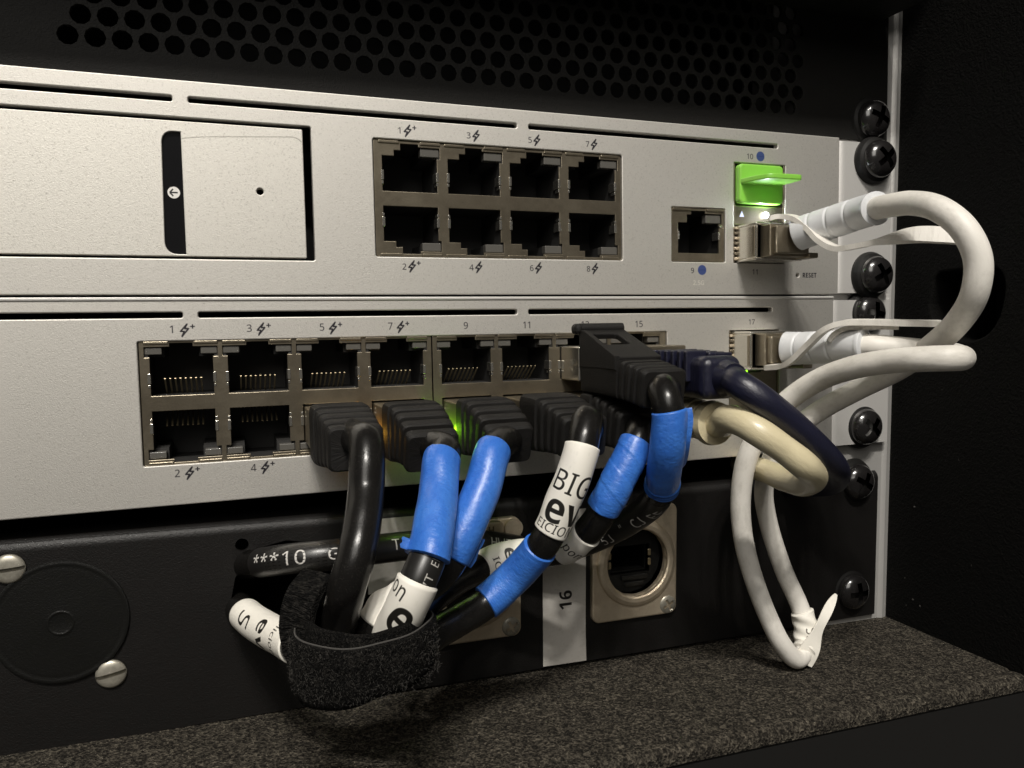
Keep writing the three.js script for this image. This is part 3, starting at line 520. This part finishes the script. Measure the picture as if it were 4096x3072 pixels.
// printing along a cable: the texture wraps the whole tube, its middle faces the viewer
function printedWrap(len, circ, base, draw) {
  const s = 14, w = Math.max(64, Math.min(2048, Math.round(len * s))), h = Math.round(circ * s);
  return canvasTex(w, h, (x) => { x.fillStyle = base; x.fillRect(0, 0, w, h); draw(x, w, h, s); });
}
function wrapLabel(path, k0, k1, r, parent, name, draw, opt = {}) {
  const L = (path.at(k1) - path.at(k0)) * path.L;
  const map = printedWrap(L, 2 * Math.PI * r, '#e9e5db', (x, w, h, s) => { for (let i = 0; i < 260; i++) { x.fillStyle = `rgba(120,112,100,${0.05 * rnd()})`; x.fillRect(rnd() * w, rnd() * h, 12 * rnd(), 8 * rnd()); } draw(x, w, h, s); });
  return sleeve(path, k0, k1, r, std({ map, roughness: 0.55 }), parent, name, { rough: 0.06, ...opt });
}
function printedCord(path, k0, k1, r, parent, draw) {   // a printed length of the cord itself
  const L = (path.at(k1) - path.at(k0)) * path.L, map = printedWrap(L, 2 * Math.PI * r, '#1d1c1b', draw);
  return part('printed_cord', tube(path.c, path.at(k0), path.at(k1), 60, 28, () => r, FACE), phy({ map, roughness: 0.36, clearcoat: 0.15, clearcoatRoughness: 0.3 }), parent);
}
const type = (x, str, px, py_, size, o = {}) => { x.save(); x.translate(px, py_); x.rotate((o.turn ?? 0) + Math.PI); x.scale(o.sx ?? 1, o.sy ?? 1); x.font = `${o.weight ?? ''} ${size}px ${o.font ?? 'sans-serif'}`; x.fillStyle = o.color ?? '#15130f'; x.textAlign = 'center'; x.textBaseline = 'middle'; if (o.dots) { x.setLineDash([2, 3]); x.strokeStyle = o.color; x.lineWidth = 3; x.strokeText(str, 0, 0); } else x.fillText(str, 0, 0); x.restore(); };
// plug end: metal-clad plug body between socket and boot
function plugBody(cx, cy, z0, z1, parent, mat = M.nickel) { part('plug', uvWorld(rbox(cx - 5.85, cx + 5.85, cy - 4.1, cy + 4.1, z0 - 8, z1, 0.4), 40), mat, parent); }
// ribbed boot: a soft rectangular section that tapers and dips towards the cord, with deep grooves between the ribs
function boot(cx, cy, w0, w1, h0, h1, z0, z1, mat, parent, o = {}) {
  const dy = o.dip ?? 1.6, dx = o.dx ?? 0.3, L = z1 - z0, n = o.ribs ?? 5, from = o.from ?? 0.3;
  const c = new THREE.CatmullRomCurve3([V(cx, cy, z0), V(cx, cy, z0 + L * 0.4), V(cx + dx * 0.5, cy - dy * 0.35, z0 + L * 0.72), V(cx + dx, cy - dy, z1)]); c.arcLengthDivisions = 300;
  const q = 9, section = (a, hw, hh) => Math.pow(Math.pow(Math.abs(Math.cos(a)) / hh, q) + Math.pow(Math.abs(Math.sin(a)) / hw, q), -1 / q);
  const f = (s, a) => {
    if (s <= 0 || s >= 1) return 0.6;
    const t = Math.max(0, (s - from * 0.6) / (1 - from * 0.6)), e = t * t * (3 - 2 * t) * 0.6 + t * 0.4;
    let r = section(a, (w0 + (w1 - w0) * e) / 2, (h0 + (h1 - h0) * e) / 2);
    if (s > from && s < 0.97) { const k = ((s - from) / (0.97 - from) * n) % 1, g = k < 0.46 ? Math.min(1, k / 0.06, (0.46 - k) / 0.06) : 0; r -= (o.deep ?? 1.9) * g * (a > 0.8 && a < 5.48 ? 1 : 0.3); if (k > 0.46) r -= 0.25 * Math.exp(-(((1 - k) / 0.06) ** 2)); }
    if (s > 0.975) r -= (s - 0.975) / 0.025 * 0.5;
    return r;
  };
  return part('boot', [toCreasedNormals(tube(c, 0, 1, 260, 72, f, V(0, 1, 0.05)), 0.55), ...(o.extra ?? []).map((g) => uvWorld(g, 30))], mat, parent);
}
const BLACK_R = 3.15;

// cable in the third lower socket from the left that bends straight down into the strap
{
  const t = thing('network_cable', 'glossy black cable without blue tape, plugged leftmost, running straight down into the strap', 'network cable', [7.3, -72, 0], 'black network cables plugged into the lower silver unit');
  plugBody(7.05, -72.3, -1, 12, t);
  boot(7.15, -73.0, 12, 10.2, 12.4, 8.2, 10.5, 33, M.bootBlack, t, { dip: 0.6, ribs: 4 });
  const p = new Path3([[7.6, -71.6, 25], [7.6, -71.8, 32], [8.3, -71.7, 38.0], [7.9, -74.9, 41.0], [7.3, -79.4, 43.0], [5.9, -84.0, 47.0], [4.3, -88.5, 50.0], [2.8, -92.9, 50.0], [2.1, -98.8, 46.0], [0.8, -106.0, 40.0], [-2.9, -109.8, 32.0], [-7.1, -111.6, 19.0], [-10.3, -112.3, 10.0], [-13.4, -112.2, 1.0], [-14.6, -114.1, -12.0]]);
  cordPart(p, 0, 1, BLACK_R, M.cordBlack, t, 'cord', 260);
  wrapLabel(p, 10.3, 12.85, 3.45, t, 'label_wrap', (x, w, h, s) => { type(x, 'ev', w * 0.4, h * 0.47, 6.2 * s, { turn: Math.PI / 2, weight: 'bold' }); type(x, 'S', w * 0.74, h * 0.5, 7 * s, { turn: Math.PI / 2 }); type(x, 'Elicion', w * 0.17, h * 0.5, 2.6 * s, { turn: Math.PI / 2 }); });
}
// cable with a blue sleeve ending in a torn flap, then a white label at the strap
{
  const t = thing('network_cable', 'black cable with upright blue sleeve and white label marked e above the strap', 'network cable', [22.6, -72, 0], 'black network cables plugged into the lower silver unit');
  plugBody(22.25, -72.3, -1, 12, t);
  boot(22.3, -73.4, 12, 10.4, 12.6, 8.0, 10.5, 29.5, M.bootBlack, t, { dip: 2.6, ribs: 4 });
  const p = new Path3([[22.7, -74.5, 22], [22.7, -74.6, 28], [24.0, -74.9, 33.0], [22.3, -76.6, 37.0], [20.7, -81.0, 41.0], [18.6, -84.7, 46.0], [16.7, -88.3, 50.0], [15.7, -90.3, 51.0], [13.9, -93.3, 52.0], [12.1, -97.7, 51.0], [10.5, -103.7, 47.0], [10.0, -112.2, 40.0]]);
  cordPart(p, 0, 1, BLACK_R, M.cordBlack, t, 'cord', 200);
  fin(p, 6.0, 6.85, 3.6, M.tape, t, 1.35, 1.7);
  const sl = sleeve(p, 2.75, 6.9, 3.5, M.tape, t, 'tape_sleeve', { flare: 1.0, rough: 0.05, n: 110 });
  printedCord(p, 7.0, 7.95, BLACK_R + 0.02, t, (x, w, h, s) => { type(x, 'VT EE', w * 0.5, h * 0.42, 2.2 * s, { color: '#b9b6b0', font: 'monospace' }); });
  wrapLabel(p, 7.95, 10.3, 3.6, t, 'label_wrap', (x, w, h, s) => { type(x, 'on', w * 0.1, h * 0.62, 3.2 * s, { turn: Math.PI / 2 + 0.2 }); type(x, 'e', w * 0.33, h * 0.5, 8 * s, { turn: Math.PI / 2 + 0.3, weight: 'bold' }); }, { n: 50 });
}
// cable whose blue sleeve slants behind the one before
{
  const t = thing('network_cable', 'black cable whose blue sleeve slants down behind the upright blue sleeve', 'network cable', [39.4, -72, 0], 'black network cables plugged into the lower silver unit');
  plugBody(38.8, -72.3, -1, 12, t);
  boot(38.8, -73.4, 12, 10.6, 12.6, 8.2, 10.5, 27.5, M.bootBlack, t, { dip: 2.6, ribs: 4, from: 0.24 });
  const p = new Path3([[39.4, -74.6, 18], [39.3, -74.8, 26], [35.5, -74.9, 31.0], [32.8, -76.4, 35.0], [30.1, -81.5, 38.0], [27.1, -86.1, 40.0], [24.5, -90.3, 41.0], [23.0, -93.1, 41.0], [20.0, -96.6, 41.0], [15.0, -98.9, 42.0], [10.2, -100.8, 43.0], [7.2, -104.7, 43.0], [5.9, -111.5, 40.0]]);
  cordPart(p, 0, 1, BLACK_R, M.cordBlack, t, 'cord', 200);
  sleeve(p, 2.65, 7.1, 3.5, M.tape, t, 'tape_sleeve', { rough: 0.05, n: 90 });
  fin(p, 5.6, 7.1, 3.5, M.tape, t, -1.9, 1.1);
  wrapLabel(p, 8.9, 10.6, 3.5, t, 'label_wrap', (x, w, h, s) => { type(x, 'ev', w * 0.5, h * 0.4, 6 * s, { turn: Math.PI / 2, weight: 'bold' }); type(x, 'ci', w * 0.2, h * 0.45, 3 * s, { turn: Math.PI / 2 }); }, { rough: 0.3, n: 40 });
}
// labelled cable with two wraps
{
  const t = thing('network_cable', 'black cable with white label reading BIG ev and a blue sleeve below it', 'network cable', [54.7, -72, 0], 'black network cables plugged into the lower silver unit');
  plugBody(53.9, -72.3, -1, 12, t);
  boot(53.9, -73.1, 12, 10.2, 12.6, 8.6, 10.5, 32, M.bootBlack, t, { dip: 1.6, from: 0.4, ribs: 4 });
  const p = new Path3([[55.3, -73.2, 24], [55.3, -73.4, 31], [52.5, -70.5, 36.5], [50.8, -72.6, 39.0], [49.7, -75.1, 40.0], [47.9, -80.4, 40.0], [45.8, -85.9, 39.0], [44.5, -90.1, 38.0], [43.1, -93.4, 37.0], [41.9, -96.3, 35.0], [38.6, -102.0, 31.0], [32.7, -107.0, 30.0], [26.2, -108.9, 32.0], [19.6, -109.7, 36.0], [14.7, -112.1, 38.0]]);
  cordPart(p, 0, 1, BLACK_R, M.cordBlack, t, 'cord', 240);
  wrapLabel(p, 3.9, 7.55, 3.5, t, 'label_wrap', (x, w, h, s) => { type(x, 'BIG', w * 0.4, h * 0.5, 5.6 * s, { turn: Math.PI / 2 }); type(x, 'ev', w * 0.68, h * 0.47, 8 * s, { turn: Math.PI / 2, weight: 'bold' }); type(x, 'EICION', w * 0.9, h * 0.5, 2.8 * s, { turn: Math.PI / 2 }); }, { n: 90 });
  sleeve(p, 8.6, 11.05, 3.5, M.tape, t, 'tape_sleeve', { rough: 0.03, n: 80 });
}
// cable half hidden behind the label
{
  const t = thing('network_cable', 'black cable with blue sleeve right of the BIG label, left of the hooked plug cord', 'network cable', [70, -72, 0], 'black network cables plugged into the lower silver unit');
  plugBody(69, -72.1, -1, 12, t);
  boot(69.0, -73.3, 12, 10.2, 12.4, 8.6, 10.5, 27, M.bootBlack, t, { dip: 1.6, ribs: 4 });
  const p = new Path3([[69.5, -74.0, 18], [69.3, -74.2, 25.5], [68.3, -74.0, 30.0], [66.7, -75.4, 32.0], [64.1, -79.0, 33.0], [61.1, -84.1, 33.0], [59.1, -88.5, 32.0], [57.6, -93.5, 29.0], [55.7, -97.8, 25.0], [52.9, -101.4, 20.0], [48.0, -102.1, 17.0], [41.5, -103.0, 15.0], [33.5, -104.2, 18.0], [25.7, -104.9, 24.0], [18.2, -106.3, 31.0]]);
  cordPart(p, 0, 1, BLACK_R, M.cordBlack, t, 'cord', 240);
  sleeve(p, 3.3, 6.3, 3.5, M.tape, t, 'tape_sleeve', { step: true, rough: 0.04, n: 80 });
  wrapLabel(p, 7.5, 8.9, 3.5, t, 'label_wrap', (x, w, h, s) => { type(x, 'pon', w * 0.45, h * 0.45, 3 * s, { turn: Math.PI / 2 }); }, { rough: 0.14, n: 40 });
  wrapLabel(p, 9.9, 11.75, 3.5, t, 'label_wrap', (x, w, h, s) => { type(x, 'ev', w * 0.42, h * 0.45, 6 * s, { turn: Math.PI / 2, weight: 'bold' }); type(x, 'ICI', w * 0.8, h * 0.45, 3 * s, { turn: Math.PI / 2 }); }, { n: 50 });
}
// cable with the hooked latch guard; its printed cord crosses the panel into the round hole
{
  const t = thing('network_cable', 'black cable from the large hooked plug, with printed cord crossing to the round hole', 'network cable', [70, -60, 0], 'black network cables plugged into the lower silver unit');
  plugBody(69, -60.5, -1, 10, t, M.bright);
  boot(69.1, -62.9, 11.4, 10.4, 9.0, 8.0, 10.5, 38, M.bootBlack, t, { dip: 2.0, ribs: 4, from: 0.62 });
  // side cheeks and the raised hoop over the latch
  const cheek = (x) => { const e = new THREE.ExtrudeGeometry(polyPath([[9.2, -52.6], [12.0, -52.9], [26.8, -58.3], [26.8, -61], [9.2, -61]], THREE.Shape), { depth: 0.9, bevelEnabled: true, bevelSize: 0.15, bevelThickness: 0.15, bevelSegments: 1 }); e.rotateY(-Math.PI / 2); e.translate(x - 0.95, 0, 1); return e; };
  const ramp = new THREE.Shape(); roundRect(ramp, 64.3, 0, 75.9, 18.8, 0.5); ramp.holes.push(rectHole(66.0, 8.2, 72.4, 15.2, 0.8));
  const rg = plate(ramp, 0, 1.1, 0.3); rg.rotateX(-1.232); rg.translate(-0.95, -58.5, 27.8);
  const nose = cyl(1.25, 1.25, 11.2, [69.2, -52.2, 9.8], 24, 'x'), lip = rbox(62.2, 65.6, -53.6, -51.0, 7.4, 10.8, 1.1, 4);
  part('latch_guard', [cheek(65.3), rg, nose, lip].map((g) => uvWorld(plain(g), 30)), M.bootBlack, t);
  const p = new Path3([[70.6, -65, 28], [70.8, -65.2, 36], [67.7, -64.8, 40.0], [67.1, -67.0, 42.5], [67.4, -69.4, 43.0], [67.6, -75.6, 42.0], [69.2, -81.5, 38.0], [71.6, -86.2, 33.0], [73.1, -90.9, 27.0], [72.3, -95.8, 20.0], [69.0, -101.2, 12.0], [62.8, -104.8, 7.0], [54.9, -106.1, 4.0], [46.0, -103.7, 4.0], [35.1, -101.1, 6.0], [23.5, -99.5, 9.0], [12.7, -98.6, 12.0], [2.8, -98.1, 14.0], [-4.4, -98.8, 11.0], [-9.7, -101.2, 3.0], [-13.9, -105.0, -10.0], [-17.7, -109.2, -24.0]]);
  cordPart(p, 0, 1, BLACK_R, M.cordBlack, t, 'cord', 300);
  sleeve(p, 3.7, 7.05, 3.5, M.tape, t, 'tape_sleeve', { rings: true, rough: 0.05, n: 110 });
  fin(p, 3.8, 6.3, 3.5, M.tape, t, -1.45, 1.3);
  const ink = '#c9c6c1';
  printedCord(p, 7.4, 11.3, BLACK_R + 0.02, t, (x, w, h, s) => { type(x, 'EE', w * 0.13, h * 0.45, 3.6 * s, { color: ink, font: 'monospace',  }); type(x, 'CJ', w * 0.3, h * 0.47, 3.6 * s, { color: ink, font: 'monospace',  }); type(x, '"', w * 0.46, h * 0.5, 3 * s, { color: ink,  }); type(x, '5J', w * 0.64, h * 0.44, 3.4 * s, { color: ink, font: 'monospace',  }); type(x, '::.', w * 0.85, h * 0.46, 3 * s, { color: ink, font: 'monospace',  }); });
  printedCord(p, 12.6, 18.9, BLACK_R + 0.02, t, (x, w, h, s) => { type(x, 'HWI', w * 0.1, h * 0.52, 3.4 * s, { color: ink, font: 'monospace',  }); type(x, 'T  T', w * 0.47, h * 0.52, 3.4 * s, { color: ink, font: 'monospace',  }); type(x, 'GI', w * 0.705, h * 0.5, 3.4 * s, { color: ink, font: 'monospace',  }); type(x, '***10', w * 0.875, h * 0.5, 4.0 * s, { color: ink, font: 'monospace',  }); });
}
// navy cable
{
  const t = thing('network_cable', 'navy blue cable with ribbed boot, looping above and behind the beige cable', 'network cable', [85.3, -60, 0], 'single coloured cables at the right of the lower silver unit');
  plugBody(84.15, -60.7, -1, 14, t);
  const g = [rbox(79.8, 91.0, -67.6, -58.2, 13, 33, 1.2, 3)];
  const body = rbox(80.4, 90.6, -68.0, -58.6, 12, 35.5, 2.2, 4); g[0] = body;
  for (let i = 0; i < 6; i++) { const z = 15.6 + i * 2.7; g.push(rbox(79.4, 84.7, -63 - 0.25 * i, -57.5, z, z + 1.3, 0.35)); g.push(rbox(86.1, 91.4, -62.5, -57.5 - 0.1 * i, z, z + 1.3, 0.35)); }
  g.push(rbox(84.4, 86.4, -59.8, -57.75, 14, 31.5, 0.5)); g.push(cyl(4.1, 3.3, 3.4, [86.3, -63.4, 36.4], 28));
  part('boot', g.map((q) => uvWorld(q, 30)), M.navy, t);
  const p = new Path3([[86.2, -63.3, 30], [86.5, -63.6, 36.5], [85.4, -64.5, 41.0], [88.0, -67.1, 44.0], [94.2, -71.9, 45.0], [101.3, -77.3, 44.5], [109.6, -82.7, 41.0], [120.5, -88.2, 31.0], [129.1, -93.0, 19.0], [132.1, -95.9, 8.0], [134.4, -98.4, -3.0]]);
  cordPart(p, 0, 1, (s) => 3.0 + 0.35 * Math.exp(-s * 14), M.navy, t, 'cord', 160);
}
// beige cable
{
  const t = thing('network_cable', 'beige cable bent back on itself below the navy cable', 'network cable', [85.3, -72, 0], 'single coloured cables at the right of the lower silver unit');
  plugBody(84.15, -72.1, -1, 12, t, M.clear);
  const g = [rbox(79.9, 90.7, -77.6, -67.6, 10, 17, 1.2, 3)];
  const ax = (z) => [85.4 + (z - 17) * 0.13, -72.6 - (z - 17) * 0.09];
  for (let i = 0; i < 4; i++) { const z = 19 + i * 2.5, [cx, cy] = ax(z); g.push(cyl(4.9 - i * 0.12, 4.75 - i * 0.12, 1.4, [cx, cy, z], 32), cyl(4.1, 4.1, 1.6, [cx, cy, z + 1.3], 28)); }
  const [cx, cy] = ax(30.2); g.push(cyl(5.1, 4.8, 1.7, [cx, cy, 29.6], 36));
  part('boot', g.map((q) => uvWorld(q, 30)), M.beige, t);
  const p = new Path3([[86.6, -73.4, 24], [87.2, -73.8, 31.5], [85.4, -72.0, 37.0], [85.5, -72.4, 42.0], [87.3, -74.1, 45.0], [91.4, -77.3, 47.0], [95.8, -80.8, 48.0], [102.0, -84.4, 44.0], [106.7, -87.9, 36.0], [109.3, -88.9, 27.0], [111.1, -88.7, 18.0], [115.0, -89.6, 6.0], [122.2, -91.6, -8.0]]);
  cordPart(p, 0, 1, (s) => 2.95 + 0.25 * Math.exp(-s * 12) + 0.06 * Math.sin(s * 60), M.beige, t, 'cord', 200);
}
// white cable joining the two silver units, hanging to the floor
{
  const t = thing('network_cable', 'white cable looping between the two silver units and hanging to the floor', 'network cable', [122, -60, 0], 'single coloured cables at the right of the lower silver unit');
  const p = new Path3([[122.3, -30.2, 9], [124.6, -28.6, 15.0], [126.9, -27.1, 22.0], [127.8, -26.0, 30.0], [126.6, -25.9, 36.0], [125.5, -26.1, 41.0], [125.0, -26.6, 47.0], [123.8, -29.2, 55.0], [124.6, -33.8, 60.0], [126.1, -39.9, 62.0], [126.8, -46.3, 61.0], [129.6, -52.2, 55.0], [132.3, -57.7, 46.0], [134.0, -63.4, 35.0], [132.9, -68.8, 24.0], [127.6, -74.4, 17.0], [120.8, -80.3, 14.0], [116.6, -87.2, 12.0], [116.1, -95.4, 10.0], [117.6, -104.2, 10.0], [120.8, -116.4, 12.0], [124.5, -126.2, 14.0], [125.3, -131.5, 15.5], [124.1, -135.7, 17.0], [119.6, -137.7, 19.0], [114.8, -133.3, 19.5], [110.7, -125.1, 18.5], [106.7, -113.2, 17.0], [104.9, -103.8, 16.0], [104.4, -94.4, 16.0], [105.5, -85.0, 17.0], [108.9, -76.6, 19.0], [113.2, -70.2, 23.0], [115.3, -65.4, 30.0], [115.9, -62.0, 40.0], [117.2, -60.3, 49.0], [118.0, -59.6, 57.0], [121.1, -59.4, 61.0], [132.9, -59.8, 53.0], [137.8, -59.3, 46.0], [133.5, -58.5, 42.5], [127.9, -57.8, 40.0], [123.8, -57.2, 36.0], [122.7, -57.6, 27.0], [121.7, -58.1, 17.0], [118.4, -58.1, 9]]);
  const r = (s) => 2.62 - 0.26 * Math.exp(-(((s - 0.5) / 0.18) ** 4));
  cordPart(p, p.at(3), p.at(42.6), r, M.white, t, 'cord', 520);
  for (const [a, b] of [[0, 4], [45, 42]]) {  // two moulded boots that narrow in steps to the cord
    const f = (s) => { let q = 4.25 - 0.55 * s; for (const c of [0.2, 0.42, 0.66]) q -= 0.3 * Math.exp(-(((s - c) / 0.014) ** 2)); if (s <= 0) q = 0.5; if (s > 0.995) q = 2.4; else if (s > 0.96) q += 0.15; return q; };
    part('boot', tube(p.c, a ? 1 - 4.4 / p.L : 4.4 / p.L, p.at(b), 120, 36, f, null), M.bootWhite, t);
  }
  for (const [cx, cy] of [[122.3, -30.4], [120.8, -58.4]]) {
    part('plug', [rbox(cx - 5.8, cx + 5.8, cy - 4.2, cy + 4.1, 7.5, 11.5, 0.3), rbox(cx - 5.2, cx + 5.2, cy - 3.6, cy + 3.5, 11.3, 13.2, 0.5)].map((g) => uvWorld(g, 40)), M.nickel, t);
  }
  const C = (pts) => { const c = new THREE.CatmullRomCurve3(pts.map((q) => V(...q)), false, 'centripetal'); c.arcLengthDivisions = 300; return c; };
  const up_ = V(0, 1, 0), sideX = V(1, 0.1, -0.35);
  part('latch_strip', strip(C([[118.2, -24.9, 9.0], [120.7, -24.4, 11.0], [122.2, -25.3, 14.0], [123.1, -28.2, 18.0], [123.4, -31.8, 22.0], [124.4, -34.0, 26.0], [125.5, -34.0, 31.0], [127.8, -33.2, 37.0], [130.9, -32.7, 43.0], [134.5, -33.2, 47.0], [137.8, -33.8, 50.0]]), 80, 3.6, 1.25, (s) => sideX.clone().lerp(V(0.45, 0.85, 0.1), THREE.MathUtils.smoothstep(s, 0.55, 0.85))), M.white, t);
  part('latch_strip', strip(C([[115.5, -62.9, 12.0], [115.7, -62.4, 17.0], [115.7, -60.9, 21.0], [116.4, -56.9, 26.0], [116.9, -53.3, 31.0], [118.8, -52.0, 34.0], [123.0, -51.9, 38.0], [127.8, -52.2, 42.5], [134.4, -52.5, 47.0]]), 80, 2.6, 1.25, () => sideX), M.white, t);
  part('latch_strip', strip(C([[118.8, -56.3, 30.0], [119.8, -54.4, 31.0], [121.2, -53.2, 33.0], [123.7, -53.0, 36.0], [129.2, -53.1, 40.0]]), 40, 1.6, 1.1, () => sideX), M.white, t);
  wrapLabel(p, 21.2, 23.4, 3.1, t, 'label_wrap', (x, w, h, s) => { type(x, 'SS', w * 0.55, h * 0.5, 4 * s, { color: '#5a5651' }); }, { inner: 2.4, n: 60, rough: 0.3 });
  part('label_flag', strip(C([[121.2, -138.9, 19.0], [123.1, -134.7, 20.0], [126.4, -129.8, 19.5], [130.0, -126.0, 18.5], [133.3, -123.0, 17.5]]), 24, (s) => 4.8 * Math.pow(1 - s, 0.7) + 0.5 + 0.5 * Math.sin(s * 9), 0.22, (s) => V(0.85, -0.1 + 0.35 * Math.sin(s * 5), 0.15 + 0.25 * Math.sin(s * 8 + 1))), M.paper, t);
}

// ---------------------------------------------------------------- transceivers and the green dust plug
function transceiver(y0, y1, z, label, dx = 0) {
  const t = thing('transceiver', label, 'transceiver', [122, (y0 + y1) / 2, z], 'metal transceivers holding the white plugs');
  part('shell', [rbox(dx + 114.8, dx + 129.6, y0, y0 + 0.7, -12, z + 8, 0.2), rbox(dx + 114.8, dx + 129.6, y1 - 0.7, y1, -12, z + 8, 0.2), rbox(dx + 114.8, dx + 115.5, y0 + 0.7, y1 - 0.7, -12, z + 8, 0.2), rbox(dx + 128.9, dx + 129.6, y0 + 0.7, y1 - 0.7, -12, z + 8, 0.2)].map((g) => uvWorld(g, 40)), M.bright, t);
  part('socket', box(dx + 115.5, dx + 128.9, y0 + 0.7, y1 - 0.7, -4, -3), M.cavity, t);
  part('bail', [rbox(dx + 114.55, dx + 115.0, y0 + 1, y1 - 1, z + 6.8, z + 7.6, 0.2), rbox(dx + 127.5, dx + 130.6, y0 + 0.2, y0 + 1.6, z + 7, z + 13, 0.4)].map((g) => uvWorld(g, 40)), M.nickel, t);
}
transceiver(-35.2, -25.5, 0, 'silver metal transceiver below the green plug, holding the upper white plug');
transceiver(-63.8, -53.7, 0, 'silver metal transceiver under the number 17, holding the lower white plug', -1.5);
{
  const t = thing('dust_plug', 'bright green plastic dust plug with a flat pull fin', 'dust plug', [121, -15, 0]);
  part('cap', [plate(rectShape(114.3, -19.7, 128.4, -9.4, 1.2), 2.0, 1.8, 0.5), rbox(115.4, 129, -19.2, -10, -12, 0.4, 0.4)], M.green, t);
  const f = new THREE.Shape(); f.moveTo(114.9, 1.5); f.quadraticCurveTo(115.3, 6, 117.2, 9.2); f.quadraticCurveTo(118, 10.2, 119.5, 10.2); f.lineTo(126.2, 10.2); f.quadraticCurveTo(127.4, 10.2, 127.4, 9); f.lineTo(127.4, 1.5); f.closePath();
  const e = new THREE.ExtrudeGeometry(f, { depth: 0.7, bevelEnabled: true, bevelSize: 0.35, bevelThickness: 0.35, bevelSegments: 3, curveSegments: 10 }); e.rotateX(Math.PI / 2); e.translate(0, -13.7, 0);
  part('pull_fin', flipIfNeeded(e), M.green, t);
}
function flipIfNeeded(g) { return g; }

// ---------------------------------------------------------------- hook-and-loop strap round the bundle
{
  const c = [5.9, -99.5, 47.0], t = thing('cable_strap', 'fuzzy black hook-and-loop strap wound round the cable bundle', 'cable strap', c);
  const band = (R, topOff, hgt, thick, ph) => {
    const n = 96, m = 12, pos = [], uv = [], idx = [];
    for (let i = 0; i <= n; i++) { const a = i / n * Math.PI * 2;
      const rr = R + 1.1 * Math.max(0, -Math.cos(a - 0.25)) ** 3 + 0.35 * Math.sin(a * 3 + ph) + 0.2 * Math.sin(a * 7 + ph);
      const lean = 0.9 * Math.cos(a - 2.4), top = c[1] + topOff + 0.35 * Math.sin(a * 2 + ph), low = top - hgt - 2.2 * Math.max(0, -Math.cos(a)) ;
      const ring = [[rr, top - 0.2], [rr + thick * 0.5, top + 0.1], [rr + thick, top - 0.3]];
      for (let k = 1; k <= 7; k++) ring.push([rr + thick + 0.5 * Math.sin(k / 7 * Math.PI) - k * 0.10, top - (top - low) * k / 7]);
      ring.push([rr - 0.7, low], [rr - 0.4, (top + low) / 2], [rr, top - 0.2]);
      ring.forEach(([q, y], k) => { pos.push(c[0] + Math.cos(a) * q, y, c[2] + Math.sin(a) * q * 1.0); uv.push(i / n * 4, k / 12); });
      if (i < n) for (let k = 0; k < 12; k++) { const A = i * 13 + k; idx.push(A, A + 13, A + 1, A + 1, A + 13, A + 14); }
    }
    const g = new THREE.BufferGeometry(); g.setAttribute('position', new THREE.Float32BufferAttribute(pos, 3)); g.setAttribute('uv', new THREE.Float32BufferAttribute(uv, 2)); g.setIndex(idx); g.computeVertexNormals(); return g;
  };
  part('outer_turn', band(10.0, -1.2, 8.6, 1.3, 0.4), M.strap, t);
  part('inner_turn', band(8.6, 0.5, 7.5, 1.1, 1.9), M.strap, t);
  const rim = []; for (let i = 0; i < 60; i++) { const a = i / 60 * Math.PI * 2, rr = 10.75 + 1.1 * Math.max(0, -Math.cos(a - 0.25)) ** 3 + 0.35 * Math.sin(a * 3 + 0.4) + 0.2 * Math.sin(a * 7 + 0.4); rim.push(V(c[0] + Math.cos(a) * rr, c[1] - 1.08 + 0.35 * Math.sin(a * 2 + 0.4), c[2] + Math.sin(a) * rr)); }
  part('woven_edge', new THREE.TubeGeometry(new THREE.CatmullRomCurve3(rim, true), 240, 0.16, 6, true), M.strapEdge, t);
  const tail = new THREE.CatmullRomCurve3([[-1.0, -92.8, 43.0], [-3.9, -95.5, 45.0], [-5.3, -100.8, 46.0], [-4.2, -106.4, 48.0]].map((q) => V(...q)));
  part('strap_end', strip(tail, 24, 7.5, 1.2, () => V(0.55, 0.05, 0.8)), M.strap, t);
  const fz = [];
  for (let i = 0; i < 2600; i++) { const a = rnd() * Math.PI * 2, y = c[1] - 1.4 - rnd() * 9, q = 11.4 + 1.1 * Math.max(0, -Math.cos(a - 0.25)) ** 3 + 0.35 * Math.sin(a * 3 + 0.4) + 0.45 * rnd(), l = 0.4 + rnd() * 0.8; const g = new THREE.ConeGeometry(0.035, l, 3, 1, true); g.rotateX(rnd() * 3); g.rotateZ(rnd() * 3); g.translate(c[0] + Math.cos(a) * q, y, c[2] + Math.sin(a) * q); fz.push(g); }
  const fzMat = phy({ color: rgb(0.07, 0.066, 0.06), roughness: 1, specularIntensity: 0.2 });
  const f = part('fuzz', fz, fzMat, t); f.userData.kind = 'stuff';
}

// ---------------------------------------------------------------- lint
{
  const g = [], add = (x, y, z, r) => { const q = new THREE.IcosahedronGeometry(r, 0); q.scale(1, 1.3, 1); q.rotateX(rnd() * 3); q.translate(x, y, z); g.push(q); };
  const wx = (y) => 174.75 + (y - 20) * 0.0165;
  for (const [y, z, r] of [[-106, 6, 0.32], [-133.5, 6.5, 0.3], [-134.6, 9, 0.26], [-136, 4.2, 0.2], [-128, 3.4, 0.2], [-71, 14, 0.16], [-90, 20, 0.15], [-118, 25, 0.14]]) add(wx(y), y, z, r);
  for (let i = 0; i < 46; i++) { const x = -20 + rnd() * 185, z = rnd() * 38; add(x, floorY(x) + 0.12, z, 0.08 + 0.14 * rnd() * rnd()); }
  const l = part('lint', g, M.strapEdge, scene); tag(l, 'pale lint specks scattered on the felt floor and side wall', 'lint', null, 'stuff');
}

renderer.render(scene, camera);
